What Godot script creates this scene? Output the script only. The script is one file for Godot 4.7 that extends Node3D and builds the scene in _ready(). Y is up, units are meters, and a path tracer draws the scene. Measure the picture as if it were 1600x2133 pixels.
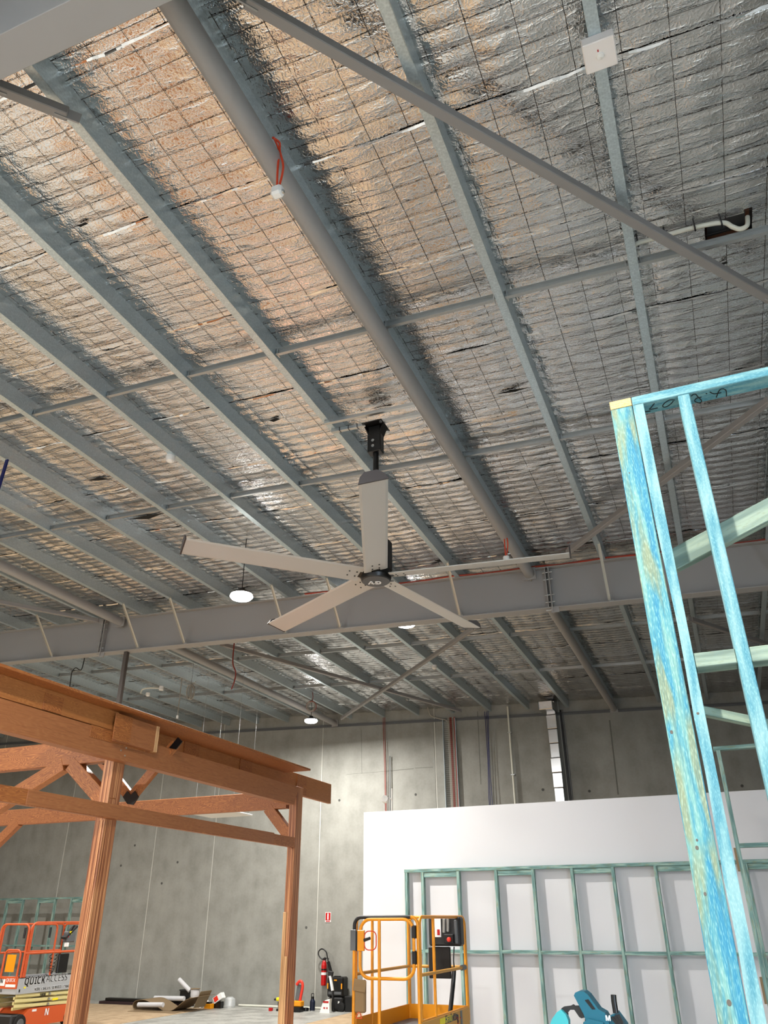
extends Node3D
# A warehouse roof seen from below: foil blankets, purlins, a ceiling fan, a timber pavilion, stud frames and lifts.
# Axes: x along the roof beams, y up, depth d = -z along the purlins. The camera stands at x = 0, d = 0, 2.05 m up.

const FPX := 1601.7
const EYE := Vector3(0, 2.05, 0)
var cr: Vector3
var cu: Vector3
var cf: Vector3
var M := {}
var names := {}
var rng := RandomNumberGenerator.new()

# ---------------------------------------------------------------- pixel directions met with planes of the place
func ray(x: float, y: float) -> Vector3:
	return (cf * FPX + cr * (x - 800.0) - cu * (y - 1066.5)).normalized()
func at_y(x: float, y: float, h: float) -> Vector3:
	var r := ray(x, y)
	return EYE + r * ((h - EYE.y) / r.y)
func at_d(x: float, y: float, d: float) -> Vector3:
	var r := ray(x, y)
	return EYE + r * (d / -r.z)
func at_x(x: float, y: float, wx: float) -> Vector3:
	var r := ray(x, y)
	return EYE + r * (wx / r.x)
const SLOPE := 0.0437
func ys(x: float) -> float:                       # underside of the purlins
	return 6.95 - SLOPE * (x + 1.007)
func at_roof(x: float, y: float, off := 0.0) -> Vector3:
	var r := ray(x, y)
	var n := Vector3(SLOPE, 1, 0)
	var c := 6.95 - SLOPE * 1.007 + off
	return EYE + r * ((c - n.dot(EYE)) / n.dot(r))
func P(x: float, y: float, d: float) -> Vector3:
	return Vector3(x, y, -d)

# ---------------------------------------------------------------- mesh builder
class MB:
	var v := PackedVector3Array()
	var n := PackedVector3Array()
	var uv := PackedVector2Array()
	func tri(a: Vector3, b: Vector3, c: Vector3, na: Vector3, nb: Vector3, nc: Vector3, ua := Vector2.ZERO, ub := Vector2.ZERO, uc := Vector2.ZERO) -> void:
		if (b - a).cross(c - a).dot(na + nb + nc) > 0.0:
			v.append(a); v.append(c); v.append(b)
			n.append(na); n.append(nc); n.append(nb)
			uv.append(ua); uv.append(uc); uv.append(ub)
		else:
			v.append(a); v.append(b); v.append(c)
			n.append(na); n.append(nb); n.append(nc)
			uv.append(ua); uv.append(ub); uv.append(uc)
	func quad(a: Vector3, b: Vector3, c: Vector3, d: Vector3, nn: Vector3, ua := Vector2.ZERO, ub := Vector2.ZERO, uc := Vector2.ZERO, ud := Vector2.ZERO) -> void:
		tri(a, b, c, nn, nn, nn, ua, ub, uc)
		tri(a, c, d, nn, nn, nn, ua, uc, ud)
	func mesh() -> ArrayMesh:
		var arr := []
		arr.resize(Mesh.ARRAY_MAX)
		arr[Mesh.ARRAY_VERTEX] = v
		arr[Mesh.ARRAY_NORMAL] = n
		arr[Mesh.ARRAY_TEX_UV] = uv
		var m := ArrayMesh.new()
		m.add_surface_from_arrays(Mesh.PRIMITIVE_TRIANGLES, arr)
		return m

var uvo := 0.0
# box of the given size in the frame t, edges chamfered by bev; u runs along its longest side
func box(mb: MB, t: Transform3D, s: Vector3, bev := 0.0) -> void:
	uvo = fmod(uvo + 0.377, 7.0)
	var h := s * 0.5
	var long := 0
	if s.y >= s.x and s.y >= s.z: long = 1
	elif s.z >= s.x and s.z >= s.y: long = 2
	bev = minf(bev, minf(h.x, minf(h.y, h.z)) * 0.45)
	for ax in 3:
		var a1 := (ax + 1) % 3
		var a2 := (ax + 2) % 3
		for sg in [-1.0, 1.0]:
			var q: Array[Vector3] = []
			var us: Array[Vector2] = []
			for k in [[-1, -1], [1, -1], [1, 1], [-1, 1]]:
				var p := Vector3.ZERO
				p[ax] = h[ax] * sg
				p[a1] = (h[a1] - bev) * k[0]
				p[a2] = (h[a2] - bev) * k[1]
				q.append(t * p)
				var u := p[a1]
				var w := p[a2]
				if a2 == long:
					u = p[a2]; w = p[a1]
				us.append(Vector2(u + uvo, w + 0.31 * ax + 0.13 * sg + uvo * 1.7))
			var nv := Vector3.ZERO
			nv[ax] = sg
			mb.quad(q[0], q[1], q[2], q[3], (t.basis * nv).normalized(), us[0], us[1], us[2], us[3])
	if bev > 0.0:
		for ax in 3:                               # chamfers run along ax
			var a1 := (ax + 1) % 3
			var a2 := (ax + 2) % 3
			for k in [[-1, -1], [1, -1], [1, 1], [-1, 1]]:
				var e: Array[Vector3] = []
				for sg in [-1.0, 1.0]:
					var p := Vector3.ZERO
					p[ax] = (h[ax] - bev) * sg
					p[a1] = h[a1] * k[0]; p[a2] = (h[a2] - bev) * k[1]
					e.append(p)
					p[a1] = (h[a1] - bev) * k[0]; p[a2] = h[a2] * k[1]
					e.append(p)
				var nv := Vector3.ZERO
				nv[a1] = k[0]; nv[a2] = k[1]
				var off := Vector2(uvo, uvo * 1.7)
				mb.quad(t * e[0], t * e[1], t * e[3], t * e[2], (t.basis * nv).normalized(), off + Vector2(e[0][ax], 0), off + Vector2(e[1][ax], bev), off + Vector2(e[3][ax], bev), off + Vector2(e[2][ax], 0))
		for kx in [-1, 1]:
			for ky in [-1, 1]:
				for kz in [-1, 1]:
					var c := Vector3(h.x * kx, h.y * ky, h.z * kz)
					var nn := (t.basis * Vector3(kx, ky, kz)).normalized()
					mb.tri(t * (c - Vector3(0, bev * ky, bev * kz)), t * (c - Vector3(bev * kx, 0, bev * kz)), t * (c - Vector3(bev * kx, bev * ky, 0)), nn, nn, nn)
func bx(mb: MB, lo: Vector3, hi: Vector3, bev := 0.0) -> void:
	box(mb, Transform3D(Basis(), (lo + hi) * 0.5), (hi - lo).abs(), bev)
# straight bar from a to b; w across (side), h along up
func bar(mb: MB, a: Vector3, b: Vector3, w: float, h: float, up := Vector3.UP, bev := 0.0) -> void:
	var z := (b - a).normalized()
	if absf(z.dot(up)) > 0.98: up = Vector3.RIGHT if absf(z.x) < 0.9 else Vector3.BACK
	var x := up.cross(z).normalized()
	var y := z.cross(x).normalized()
	box(mb, Transform3D(Basis(x, y, z), (a + b) * 0.5), Vector3(w, h, (b - a).length()), bev)
# round bar along a list of points
func tube(mb: MB, pts: Array, r: float, sides := 8, caps := true) -> void:
	var rings := []
	var prev_x := Vector3.ZERO
	for i in pts.size():
		var a: Vector3 = pts[maxi(i - 1, 0)]
		var b: Vector3 = pts[mini(i + 1, pts.size() - 1)]
		var z := (b - a).normalized()
		var x: Vector3
		if prev_x == Vector3.ZERO:
			x = (Vector3.UP if absf(z.y) < 0.9 else Vector3.RIGHT).cross(z).normalized()
		else:
			x = (prev_x - z * prev_x.dot(z)).normalized()
		prev_x = x
		var y := z.cross(x)
		var ring := []
		for k in sides:
			var t := TAU * k / sides
			ring.append(x * cos(t) + y * sin(t))
		rings.append(ring)
	var run := 0.0
	for i in pts.size() - 1:
		var p: Vector3 = pts[i]
		var q: Vector3 = pts[i + 1]
		var l := p.distance_to(q)
		for k in sides:
			var k2 := (k + 1) % sides
			var n0: Vector3 = rings[i][k]
			var n1: Vector3 = rings[i][k2]
			var m0: Vector3 = rings[i + 1][k]
			var m1: Vector3 = rings[i + 1][k2]
			var v0 := r * TAU * k / sides
			var v1 := r * TAU * (k + 1) / sides
			mb.tri(p + n0 * r, p + n1 * r, q + m1 * r, n0, n1, m1, Vector2(run, v0), Vector2(run, v1), Vector2(run + l, v1))
			mb.tri(p + n0 * r, q + m1 * r, q + m0 * r, n0, m1, m0, Vector2(run, v0), Vector2(run + l, v1), Vector2(run + l, v0))
		run += l
	if caps:
		for e in [0, pts.size() - 1]:
			var c: Vector3 = pts[e]
			var o: Vector3 = pts[1] if e == 0 else pts[e - 1]
			var nn := (c - o).normalized()
			for k in sides:
				var n0: Vector3 = rings[e][k]
				var n1: Vector3 = rings[e][(k + 1) % sides]
				mb.tri(c, c + n0 * r, c + n1 * r, nn, nn, nn)
# profile of (radius, height) turned about the y axis of t
func lathe(mb: MB, t: Transform3D, prof: Array, sides := 24) -> void:
	for i in prof.size() - 1:
		var a: Vector2 = prof[i]
		var b: Vector2 = prof[i + 1]
		var e := b - a
		var ns := Vector2(e.y, -e.x).normalized()
		for k in sides:
			var t0 := TAU * k / sides
			var t1 := TAU * (k + 1) / sides
			var d0 := Vector3(cos(t0), 0, sin(t0))
			var d1 := Vector3(cos(t1), 0, sin(t1))
			var n0 := (t.basis * (d0 * ns.x + Vector3(0, ns.y, 0))).normalized()
			var n1 := (t.basis * (d1 * ns.x + Vector3(0, ns.y, 0))).normalized()
			var pa0 := t * (d0 * a.x + Vector3(0, a.y, 0))
			var pa1 := t * (d1 * a.x + Vector3(0, a.y, 0))
			var pb0 := t * (d0 * b.x + Vector3(0, b.y, 0))
			var pb1 := t * (d1 * b.x + Vector3(0, b.y, 0))
			if a.x > 1e-5: mb.tri(pa0, pa1, pb1, n0, n1, n1)
			if b.x > 1e-5: mb.tri(pa0, pb1, pb0, n0, n1, n0)
# flat outline (local x, y) given thickness along the local z of t
func prism(mb: MB, t: Transform3D, poly: PackedVector2Array, depth: float) -> void:
	var idx := Geometry2D.triangulate_polygon(poly)
	var zn := t.basis.z.normalized()
	for s in [-0.5, 0.5]:
		for i in range(0, idx.size(), 3):
			var q := []
			for k in 3:
				var p := poly[idx[i + k]]
				q.append(p)
			mb.tri(t * Vector3(q[0].x, q[0].y, s * depth), t * Vector3(q[1].x, q[1].y, s * depth), t * Vector3(q[2].x, q[2].y, s * depth), zn * s, zn * s, zn * s, q[0], q[1], q[2])
	var turn := -1.0 if Geometry2D.is_polygon_clockwise(poly) else 1.0
	for i in poly.size():
		var a := poly[i]
		var b := poly[(i + 1) % poly.size()]
		var nn := (t.basis * Vector3((b - a).y * turn, -(b - a).x * turn, 0)).normalized()
		var z0 := -0.5 * depth
		var z1 := 0.5 * depth
		mb.quad(t * Vector3(a.x, a.y, z0), t * Vector3(b.x, b.y, z0), t * Vector3(b.x, b.y, z1), t * Vector3(a.x, a.y, z1), nn)

# ---------------------------------------------------------------- nodes
func numbered(called: String) -> String:
	names[called] = names.get(called, 0) + 1
	return called if names[called] == 1 else "%s_%03d" % [called, names[called] - 1]
func origin_of(o: Node) -> Vector3:
	var p := Vector3.ZERO
	while o is Node3D and o != self:
		p += (o as Node3D).position
		o = o.get_parent()
	return p
func tag(o: Node, label: String, category := "", group := "", kind := "") -> void:
	if label: o.set_meta("label", label)
	if category: o.set_meta("category", category)
	if group: o.set_meta("group", group)
	if kind: o.set_meta("kind", kind)
func mk(mb: MB, called: String, mat: Material, parent: Node = self) -> MeshInstance3D:
	return put(mb.mesh(), called, mat, parent, Vector3.ZERO)
func put(mesh: Mesh, called: String, mat: Material, parent: Node, at: Vector3) -> MeshInstance3D:
	var o := MeshInstance3D.new()
	o.mesh = mesh
	o.name = numbered(called) if parent == self else called
	o.material_override = mat
	o.cast_shadow = GeometryInstance3D.SHADOW_CASTING_SETTING_ON
	parent.add_child(o, true)
	o.position = at - origin_of(parent)
	return o
func thing(called: String, label: String, category: String, at: Vector3, group := "", kind := "") -> Node3D:
	var o := Node3D.new()
	o.name = numbered(called)
	add_child(o, true)
	o.position = at
	tag(o, label, category, group, kind)
	return o
func part_bar(p: Node, called: String, mat: Material, a: Vector3, b: Vector3, w: float, h: float, up := Vector3.UP, bev := 0.0) -> MeshInstance3D:
	var mb := MB.new()
	bar(mb, a, b, w, h, up, bev)
	return mk(mb, called, mat, p)
func part_box(p: Node, called: String, mat: Material, lo: Vector3, hi: Vector3, bev := 0.0) -> MeshInstance3D:
	var mb := MB.new()
	bx(mb, lo, hi, bev)
	return mk(mb, called, mat, p)
func part_tube(p: Node, called: String, mat: Material, pts: Array, r: float, sides := 8) -> MeshInstance3D:
	var mb := MB.new()
	tube(mb, pts, r, sides)
	return mk(mb, called, mat, p)
func part_lathe(p: Node, called: String, mat: Material, t: Transform3D, prof: Array, sides := 24) -> MeshInstance3D:
	var mb := MB.new()
	lathe(mb, t, prof, sides)
	return mk(mb, called, mat, p)
func text(p: Node, called: String, s: String, cap: float, at: Vector3, b: Basis, mat: Material, bold := true, italic := false) -> void:
	var f := SystemFont.new()
	f.font_names = PackedStringArray(["Droid Sans"])
	f.font_weight = 700 if bold else 400
	f.font_italic = italic
	var tm := TextMesh.new()
	tm.text = s
	tm.font = f
	tm.font_size = 48
	tm.pixel_size = cap / 34.0
	tm.depth = 0.004
	tm.horizontal_alignment = HORIZONTAL_ALIGNMENT_LEFT
	tm.vertical_alignment = VERTICAL_ALIGNMENT_BOTTOM
	var o := put(tm, called, mat, p, at)
	o.basis = b
# points of a smooth curve through the given ones
func curve(pts: Array, per := 6) -> Array:
	var out := []
	for i in pts.size() - 1:
		var p0: Vector3 = pts[maxi(i - 1, 0)]
		var p1: Vector3 = pts[i]
		var p2: Vector3 = pts[i + 1]
		var p3: Vector3 = pts[mini(i + 2, pts.size() - 1)]
		for k in per:
			out.append(p1.cubic_interpolate(p2, p0, p3, float(k) / per))
	out.append(pts[-1])
	return out

# ---------------------------------------------------------------- textures and materials
func noise_bytes(kind: int, freq: float, oct: int, sd: int, w: int, h: int, sx := 1, sy := 1, fractal := FastNoiseLite.FRACTAL_FBM) -> PackedByteArray:
	var f := FastNoiseLite.new()
	f.noise_type = kind as FastNoiseLite.NoiseType
	f.frequency = freq
	f.seed = sd
	f.fractal_type = fractal
	f.fractal_octaves = oct
	var im := f.get_seamless_image(w / sx, h / sy)
	im.convert(Image.FORMAT_L8)
	if sx > 1 or sy > 1: im.resize(w, h, Image.INTERPOLATE_CUBIC)
	return im.get_data()
func ramp3(a: Color, b: Color, c: Color, t: float) -> Color:
	return a.lerp(b, clampf(t * 2.0, 0, 1)) if t < 0.5 else b.lerp(c, clampf(t * 2.0 - 1.0, 0, 1))
func tex(w: int, h: int, f: Callable) -> ImageTexture:
	var d := PackedByteArray()
	d.resize(w * h * 3)
	var i := 0
	for k in w * h:
		var c: Color = f.call(k)
		d[i] = clampi(int(c.r * 255.0), 0, 255)
		d[i + 1] = clampi(int(c.g * 255.0), 0, 255)
		d[i + 2] = clampi(int(c.b * 255.0), 0, 255)
		i += 3
	var im := Image.create_from_data(w, h, false, Image.FORMAT_RGB8, d)
	im.generate_mipmaps()
	return ImageTexture.create_from_image(im)
func normal_tex(w: int, h: int, bytes: PackedByteArray, strength: float) -> ImageTexture:
	var im := Image.create_from_data(w, h, false, Image.FORMAT_L8, bytes)
	im.convert(Image.FORMAT_RGB8)
	im.bump_map_to_normal_map(strength)
	return ImageTexture.create_from_image(im)
func mat(c: Color, rough := 0.6, metal := 0.0) -> StandardMaterial3D:
	var m := StandardMaterial3D.new()
	m.albedo_color = c
	m.roughness = rough
	m.metallic = metal
	return m
func tmat(t: Texture2D, scale: Vector2, rough := 0.6, metal := 0.0, tri := false, tint := Color.WHITE) -> StandardMaterial3D:
	var m := mat(tint, rough, metal)
	m.albedo_texture = t
	m.uv1_scale = Vector3(scale.x, scale.y, scale.x)
	if tri:
		m.uv1_triplanar = true
		m.uv1_world_triplanar = true
	return m

func make_materials() -> void:
	var N := FastNoiseLite.TYPE_SIMPLEX_SMOOTH
	var w := 512
	var h := 512
	# stained fir plywood: contour figure and fine streaks, u along the grain
	var a := noise_bytes(N, 0.012, 3, 3, w, h, 4, 1)
	var b := noise_bytes(N, 0.09, 3, 5, w, h, 8, 1)
	var ply := func(k: int) -> Color:
		var g := a[k] / 255.0
		var f := absf(fposmod(g * 13.0, 1.0) - 0.5) * 2.0
		f = pow(f, 1.8)
		var s := b[k] / 255.0
		return Color(0.52, 0.295, 0.145).lerp(Color(0.76, 0.50, 0.26), f * 0.8).lerp(Color(0.40, 0.21, 0.10), clampf((s - 0.5) * 0.9, 0, 1))
	M.ply = tmat(tex(w, h, ply), Vector2(0.7, 1.6), 0.5)
	var ply2 := func(k: int) -> Color:
		var g := a[k] / 255.0
		var f := pow(absf(fposmod(g * 7.0, 1.0) - 0.5) * 2.0, 2.0)
		var s := b[k] / 255.0
		return Color(0.585, 0.365, 0.215).lerp(Color(0.66, 0.44, 0.27), f * 0.5).lerp(Color(0.44, 0.25, 0.14), clampf((s - 0.5) * 0.9, 0, 1))
	M.ply_pink = tmat(tex(w, h, ply2), Vector2(0.6, 1.3), 0.5)
	var ply3 := func(k: int) -> Color:
		var g := a[k] / 255.0
		var f := pow(absf(fposmod(g * 11.0, 1.0) - 0.5) * 2.0, 2.0)
		var s := b[k] / 255.0
		return Color(0.60, 0.37, 0.185).lerp(Color(0.71, 0.47, 0.26), f * 0.75).lerp(Color(0.46, 0.26, 0.125), clampf((s - 0.5) * 0.8, 0, 1))
	M.ply_gold = tmat(tex(w, h, ply3), Vector2(0.8, 1.9), 0.5)
	# laminated post: long seams
	var c2 := noise_bytes(N, 0.05, 2, 9, w, h, 16, 1)
	var post := func(k: int) -> Color:
		var s := c2[k] / 255.0
		var t := b[k] / 255.0
		return ramp3(Color(0.46, 0.26, 0.15), Color(0.64, 0.41, 0.26), Color(0.80, 0.58, 0.39), clampf((s - 0.5) * 2.2 + 0.5, 0, 1)).lerp(Color(0.35, 0.15, 0.08), clampf((t - 0.55) * 1.2, 0, 1))
	M.post = tmat(tex(w, h, post), Vector2(0.35, 2.2), 0.5)
	var bare := func(k: int) -> Color:
		var s := c2[k] / 255.0
		return ramp3(Color(0.62, 0.45, 0.29), Color(0.80, 0.62, 0.43), Color(0.88, 0.72, 0.52), clampf((s - 0.5) * 2.0 + 0.5, 0, 1))
	M.bare = tmat(tex(w, h, bare), Vector2(0.35, 2.2), 0.6)
	# treated framing timber
	var d2 := noise_bytes(N, 0.02, 4, 21, w, h, 4, 1)
	var e2 := noise_bytes(N, 0.035, 4, 22, w, h, 2, 1)
	var fib := noise_bytes(N, 0.20, 2, 23, w, h, 2, 1)
	var olive := noise_bytes(N, 0.010, 3, 27, w, h, 2, 1)
	var blue := func(k: int) -> Color:
		var s := d2[k] / 255.0
		var q := fib[k] / 255.0
		return ramp3(Color(0.27, 0.50, 0.56), Color(0.38, 0.57, 0.60), Color(0.48, 0.63, 0.64), clampf((s - 0.5) * 1.7 + 0.5, 0, 1)).lerp(Color(0.68, 0.82, 0.82), clampf((q - 0.55) * 1.4, 0, 0.6))
	M.blue = tmat(tex(w, h, blue), Vector2(1.1, 2.6), 0.75)
	var blue2 := func(k: int) -> Color:
		var s := d2[k] / 255.0
		var t := olive[k] / 255.0
		var q := fib[k] / 255.0
		var base := ramp3(Color(0.17, 0.47, 0.58), Color(0.30, 0.54, 0.58), Color(0.42, 0.60, 0.58), clampf((s - 0.5) * 2.2 + 0.5, 0, 1))
		return base.lerp(Color(0.50, 0.51, 0.38), clampf((t - 0.52) * 3.4, 0, 0.8)).lerp(Color(0.74, 0.82, 0.74), clampf((q - 0.54) * 1.8, 0, 0.45)).lerp(Color(0.22, 0.38, 0.42), clampf((b[k] / 255.0 - 0.58) * 1.6, 0, 0.4))
	M.blue_face = tmat(tex(w, h, blue2), Vector2(0.6, 2.3), 0.75)
	var teal := func(k: int) -> Color:
		var s := d2[k] / 255.0
		var t := e2[k] / 255.0
		return ramp3(Color(0.34, 0.47, 0.46), Color(0.46, 0.59, 0.57), Color(0.57, 0.67, 0.63), clampf((s - 0.5) * 1.8 + 0.5, 0, 1)).lerp(Color(0.50, 0.48, 0.32), clampf((t - 0.58) * 2.0, 0, 0.6))
	M.teal = tmat(tex(w, h, teal), Vector2(0.7, 2.0), 0.75)
	var pale := func(k: int) -> Color:
		var s := d2[k] / 255.0
		var q := fib[k] / 255.0
		return ramp3(Color(0.40, 0.47, 0.43), Color(0.48, 0.55, 0.50), Color(0.56, 0.62, 0.55), clampf((s - 0.5) * 1.8 + 0.5, 0, 1)).lerp(Color(0.45, 0.48, 0.36), clampf((q - 0.6) * 1.4, 0, 0.5))
	M.pale = tmat(tex(w, h, pale), Vector2(0.7, 2.0), 0.75)
	var rings := func(k: int) -> Color:
		var x := (k % w) / float(w)
		var y := (k / w) / float(h)
		var r := Vector2(x - 0.2, y + 0.6).length()
		var f := absf(fposmod(r * 16.0 + (e2[k] / 255.0) * 0.8, 1.0) - 0.5) * 2.0
		return Color(0.90, 0.77, 0.52).lerp(Color(0.76, 0.60, 0.34), pow(f, 2.0))
	M.end_grain = tmat(tex(w, h, rings), Vector2(6.0, 6.0), 0.8)
	# concrete
	var g1 := noise_bytes(N, 0.006, 5, 31, 1024, 1024)
	var g2 := noise_bytes(N, 0.05, 3, 32, 1024, 1024)
	var g3 := noise_bytes(N, 0.012, 4, 33, 1024, 1024, 1, 8)
	var conc := func(k: int) -> Color:
		var s := (g1[k] + g2[k] * 0.35 + g3[k] * 0.5) / 255.0 / 1.85
		return ramp3(Color(0.50, 0.50, 0.475), Color(0.55, 0.55, 0.525), Color(0.59, 0.59, 0.565), clampf((s - 0.5) * 1.5 + 0.5, 0, 1))
	M.concrete = tmat(tex(1024, 1024, conc), Vector2(0.22, 0.22), 0.75, 0.0, true)
	var flo := func(k: int) -> Color:
		var s := (g1[k] + g2[k] * 0.5) / 255.0 / 1.5
		return ramp3(Color(0.52, 0.52, 0.50), Color(0.64, 0.64, 0.62), Color(0.72, 0.72, 0.69), clampf((s - 0.5) * 1.4 + 0.5, 0, 1))
	M.floor = tmat(tex(1024, 1024, flo), Vector2(0.25, 0.25), 0.45, 0.0, true)
	var tan := func(k: int) -> Color:
		var s := (g1[k] + g2[k] * 0.6) / 255.0 / 1.6
		return ramp3(Color(0.62, 0.53, 0.42), Color(0.70, 0.605, 0.485), Color(0.76, 0.67, 0.55), clampf((s - 0.5) * 1.3 + 0.5, 0, 1))
	M.tan = tmat(tex(1024, 1024, tan), Vector2(0.5, 0.5), 0.75, 0.0, true)
	# galvanised steel
	var z1 := noise_bytes(FastNoiseLite.TYPE_CELLULAR, 0.06, 1, 41, w, h)
	var galv := func(k: int) -> Color:
		var s := z1[k] / 255.0
		var q := e2[k] / 255.0
		return Color(0.72, 0.775, 0.80).lerp(Color(0.88, 0.93, 0.95), s * 0.7 + (q - 0.5) * 0.5)
	M.galv = tmat(tex(w, h, galv), Vector2(2.0, 2.0), 0.36, 0.68, true)
	M.zinc = mat(Color(0.72, 0.73, 0.73), 0.3, 0.9)
	M.wire = mat(Color(0.20, 0.17, 0.15), 0.55, 0.3)
	# foil: crinkles elongated along x
	var f1 := noise_bytes(N, 0.010, 4, 51, 1024, 1024, 4, 1, FastNoiseLite.FRACTAL_RIDGED)
	var f2 := noise_bytes(N, 0.03, 3, 52, 1024, 1024, 1, 1, FastNoiseLite.FRACTAL_RIDGED)
	var f3 := noise_bytes(N, 0.10, 2, 53, 1024, 1024)
	var mix := PackedByteArray()
	mix.resize(1024 * 1024)
	for k in 1024 * 1024:
		var ra := f1[k] / 255.0
		var rb := f2[k] / 255.0
		mix[k] = clampi(int(255.0 * (0.66 * ra * ra * ra + 0.20 * rb * rb * rb + 0.05 * rb) + f3[k] * 0.02), 0, 255)
	var foil := mat(Color(0.85, 0.85, 0.855), 0.06, 1.0)
	foil.normal_enabled = true
	foil.normal_texture = normal_tex(1024, 1024, mix, 7.0)
	foil.normal_scale = 1.0
	M.foil = foil
	# paints and plastics
	M.steel = mat(Color(0.60, 0.595, 0.59), 0.5)
	M.bridge = mat(Color(0.68, 0.69, 0.69), 0.35, 0.7)
	M.stain = mat(Color(0.40, 0.40, 0.38), 0.8)
	M.brace = mat(Color(0.54, 0.53, 0.525), 0.5)
	M.column = mat(Color(0.30, 0.27, 0.25), 0.5)  # painted darker to carry the shade on the steel column
	M.asphalt = mat(Color(0.33, 0.33, 0.34), 0.9)
	M.plate = mat(Color(0.62, 0.62, 0.60), 0.5)
	M.fly = mat(Color(0.74, 0.73, 0.69), 0.4, 0.5)
	M.white = mat(Color(0.79, 0.79, 0.80), 0.8)
	M.box_white = mat(Color(0.93, 0.91, 0.90), 0.5)
	M.plastic = mat(Color(0.94, 0.94, 0.93), 0.4)
	M.pvc = mat(Color(0.83, 0.83, 0.78), 0.4)
	M.cord = mat(Color(0.86, 0.26, 0.10), 0.5)
	M.red_cable = mat(Color(0.52, 0.19, 0.14), 0.5)
	M.blue_cable = mat(Color(0.05, 0.09, 0.36), 0.4)
	M.grey_cable = mat(Color(0.62, 0.60, 0.56), 0.6)
	M.black = mat(Color(0.035, 0.035, 0.04), 0.35)
	M.dark = mat(Color(0.10, 0.10, 0.105), 0.5)
	M.rubber = mat(Color(0.06, 0.06, 0.06), 0.8)
	M.grey = mat(Color(0.36, 0.37, 0.38), 0.5)
	M.hub = mat(Color(0.16, 0.155, 0.155), 0.4)
	M.ink = mat(Color(0.03, 0.03, 0.04), 0.7)
	M.print_white = mat(Color(0.92, 0.92, 0.92), 0.6)
	M.blade = mat(Color(0.73, 0.725, 0.71), 0.45, 0.2)
	M.cap = mat(Color(0.20, 0.18, 0.185), 0.5)
	M.yellow = mat(Color(0.90, 0.58, 0.05), 0.4)
	M.yellow_worn = mat(Color(0.80, 0.58, 0.24), 0.55)
	M.bright_yellow = mat(Color(0.95, 0.88, 0.05), 0.5)
	M.orange = mat(Color(0.80, 0.34, 0.15), 0.45)
	M.cream = mat(Color(0.84, 0.79, 0.55), 0.5)
	M.lift_grey = mat(Color(0.66, 0.67, 0.68), 0.45)
	M.red = mat(Color(0.70, 0.04, 0.05), 0.3)
	M.red_hot = mat(Color(0.90, 0.22, 0.15), 0.4)
	M.canvas = mat(Color(0.55, 0.45, 0.32), 0.9)
	M.card = mat(Color(0.50, 0.42, 0.31), 0.85)
	M.maroon = mat(Color(0.16, 0.08, 0.09), 0.6)
	M.navy = mat(Color(0.05, 0.09, 0.18), 0.35)
	M.saw = mat(Color(0.02, 0.34, 0.42), 0.4)
	M.saw_light = mat(Color(0.22, 0.62, 0.65), 0.4)
	M.sealant = mat(Color(0.74, 0.74, 0.71), 0.7)
	M.pit = mat(Color(0.30, 0.30, 0.29), 0.9)
	M.void = mat(Color(0.05, 0.05, 0.05), 0.9)
	M.tin = mat(Color(0.80, 0.81, 0.82), 0.25, 1.0)
	M.wool = mat(Color(0.36, 0.22, 0.14), 0.95)
	M.knot = mat(Color(0.36, 0.33, 0.30), 0.8)
	var lens := mat(Color(1, 1, 1), 0.4)
	lens.emission_enabled = true
	lens.emission = Color(1.0, 0.99, 0.97)
	lens.emission_energy_multiplier = 22.0
	M.lens = lens
	var film := mat(Color(0.9, 0.92, 0.93, 0.35), 0.15)
	film.transparency = BaseMaterial3D.TRANSPARENCY_ALPHA
	M.film = film

# ---------------------------------------------------------------- the scene
func _ready() -> void:
	rng.seed = 7
	# camera
	var yaw := deg_to_rad(22.328)
	var pit := deg_to_rad(27.875)
	var rol := deg_to_rad(-0.351)
	cf = Vector3(-sin(yaw) * cos(pit), sin(pit), -cos(yaw) * cos(pit))
	var r0 := Vector3(cos(yaw), 0, -sin(yaw))
	var u0 := Vector3(sin(yaw) * sin(pit), cos(pit), cos(yaw) * sin(pit))
	cr = r0 * cos(rol) + u0 * sin(rol)
	cu = -r0 * sin(rol) + u0 * cos(rol)
	var cam := Camera3D.new()
	cam.name = "camera"
	add_child(cam)
	cam.transform = Transform3D(Basis(cr, cu, -cf), EYE)
	cam.fov = rad_to_deg(2.0 * atan(1066.5 / FPX))
	cam.near = 0.05
	cam.far = 200.0
	cam.current = true
	# environment and exposure
	var we := WorldEnvironment.new()
	we.name = "environment"
	var env := Environment.new()
	env.background_mode = Environment.BG_COLOR
	env.background_color = Color(0.86, 0.93, 1.0)
	env.background_energy_multiplier = 13.0
	env.tonemap_mode = Environment.TONE_MAPPER_LINEAR
	env.tonemap_exposure = 1.7
	env.sdfgi_enabled = true
	env.ssao_enabled = true
	env.ssil_enabled = true
	we.environment = env
	add_child(we)
	make_materials()
	# the high-bay lamps light everything; each builds its own light
	lamps()
	floor_and_walls()
	roof_foil()
	roof_steel()
	wall_services()
	white_wall_and_frames()
	blue_frame()
	pavilion()
	fan()
	roof_fittings()
	yellow_lift()
	orange_lift()
	mitre_saw()
	wall_clutter()

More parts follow.
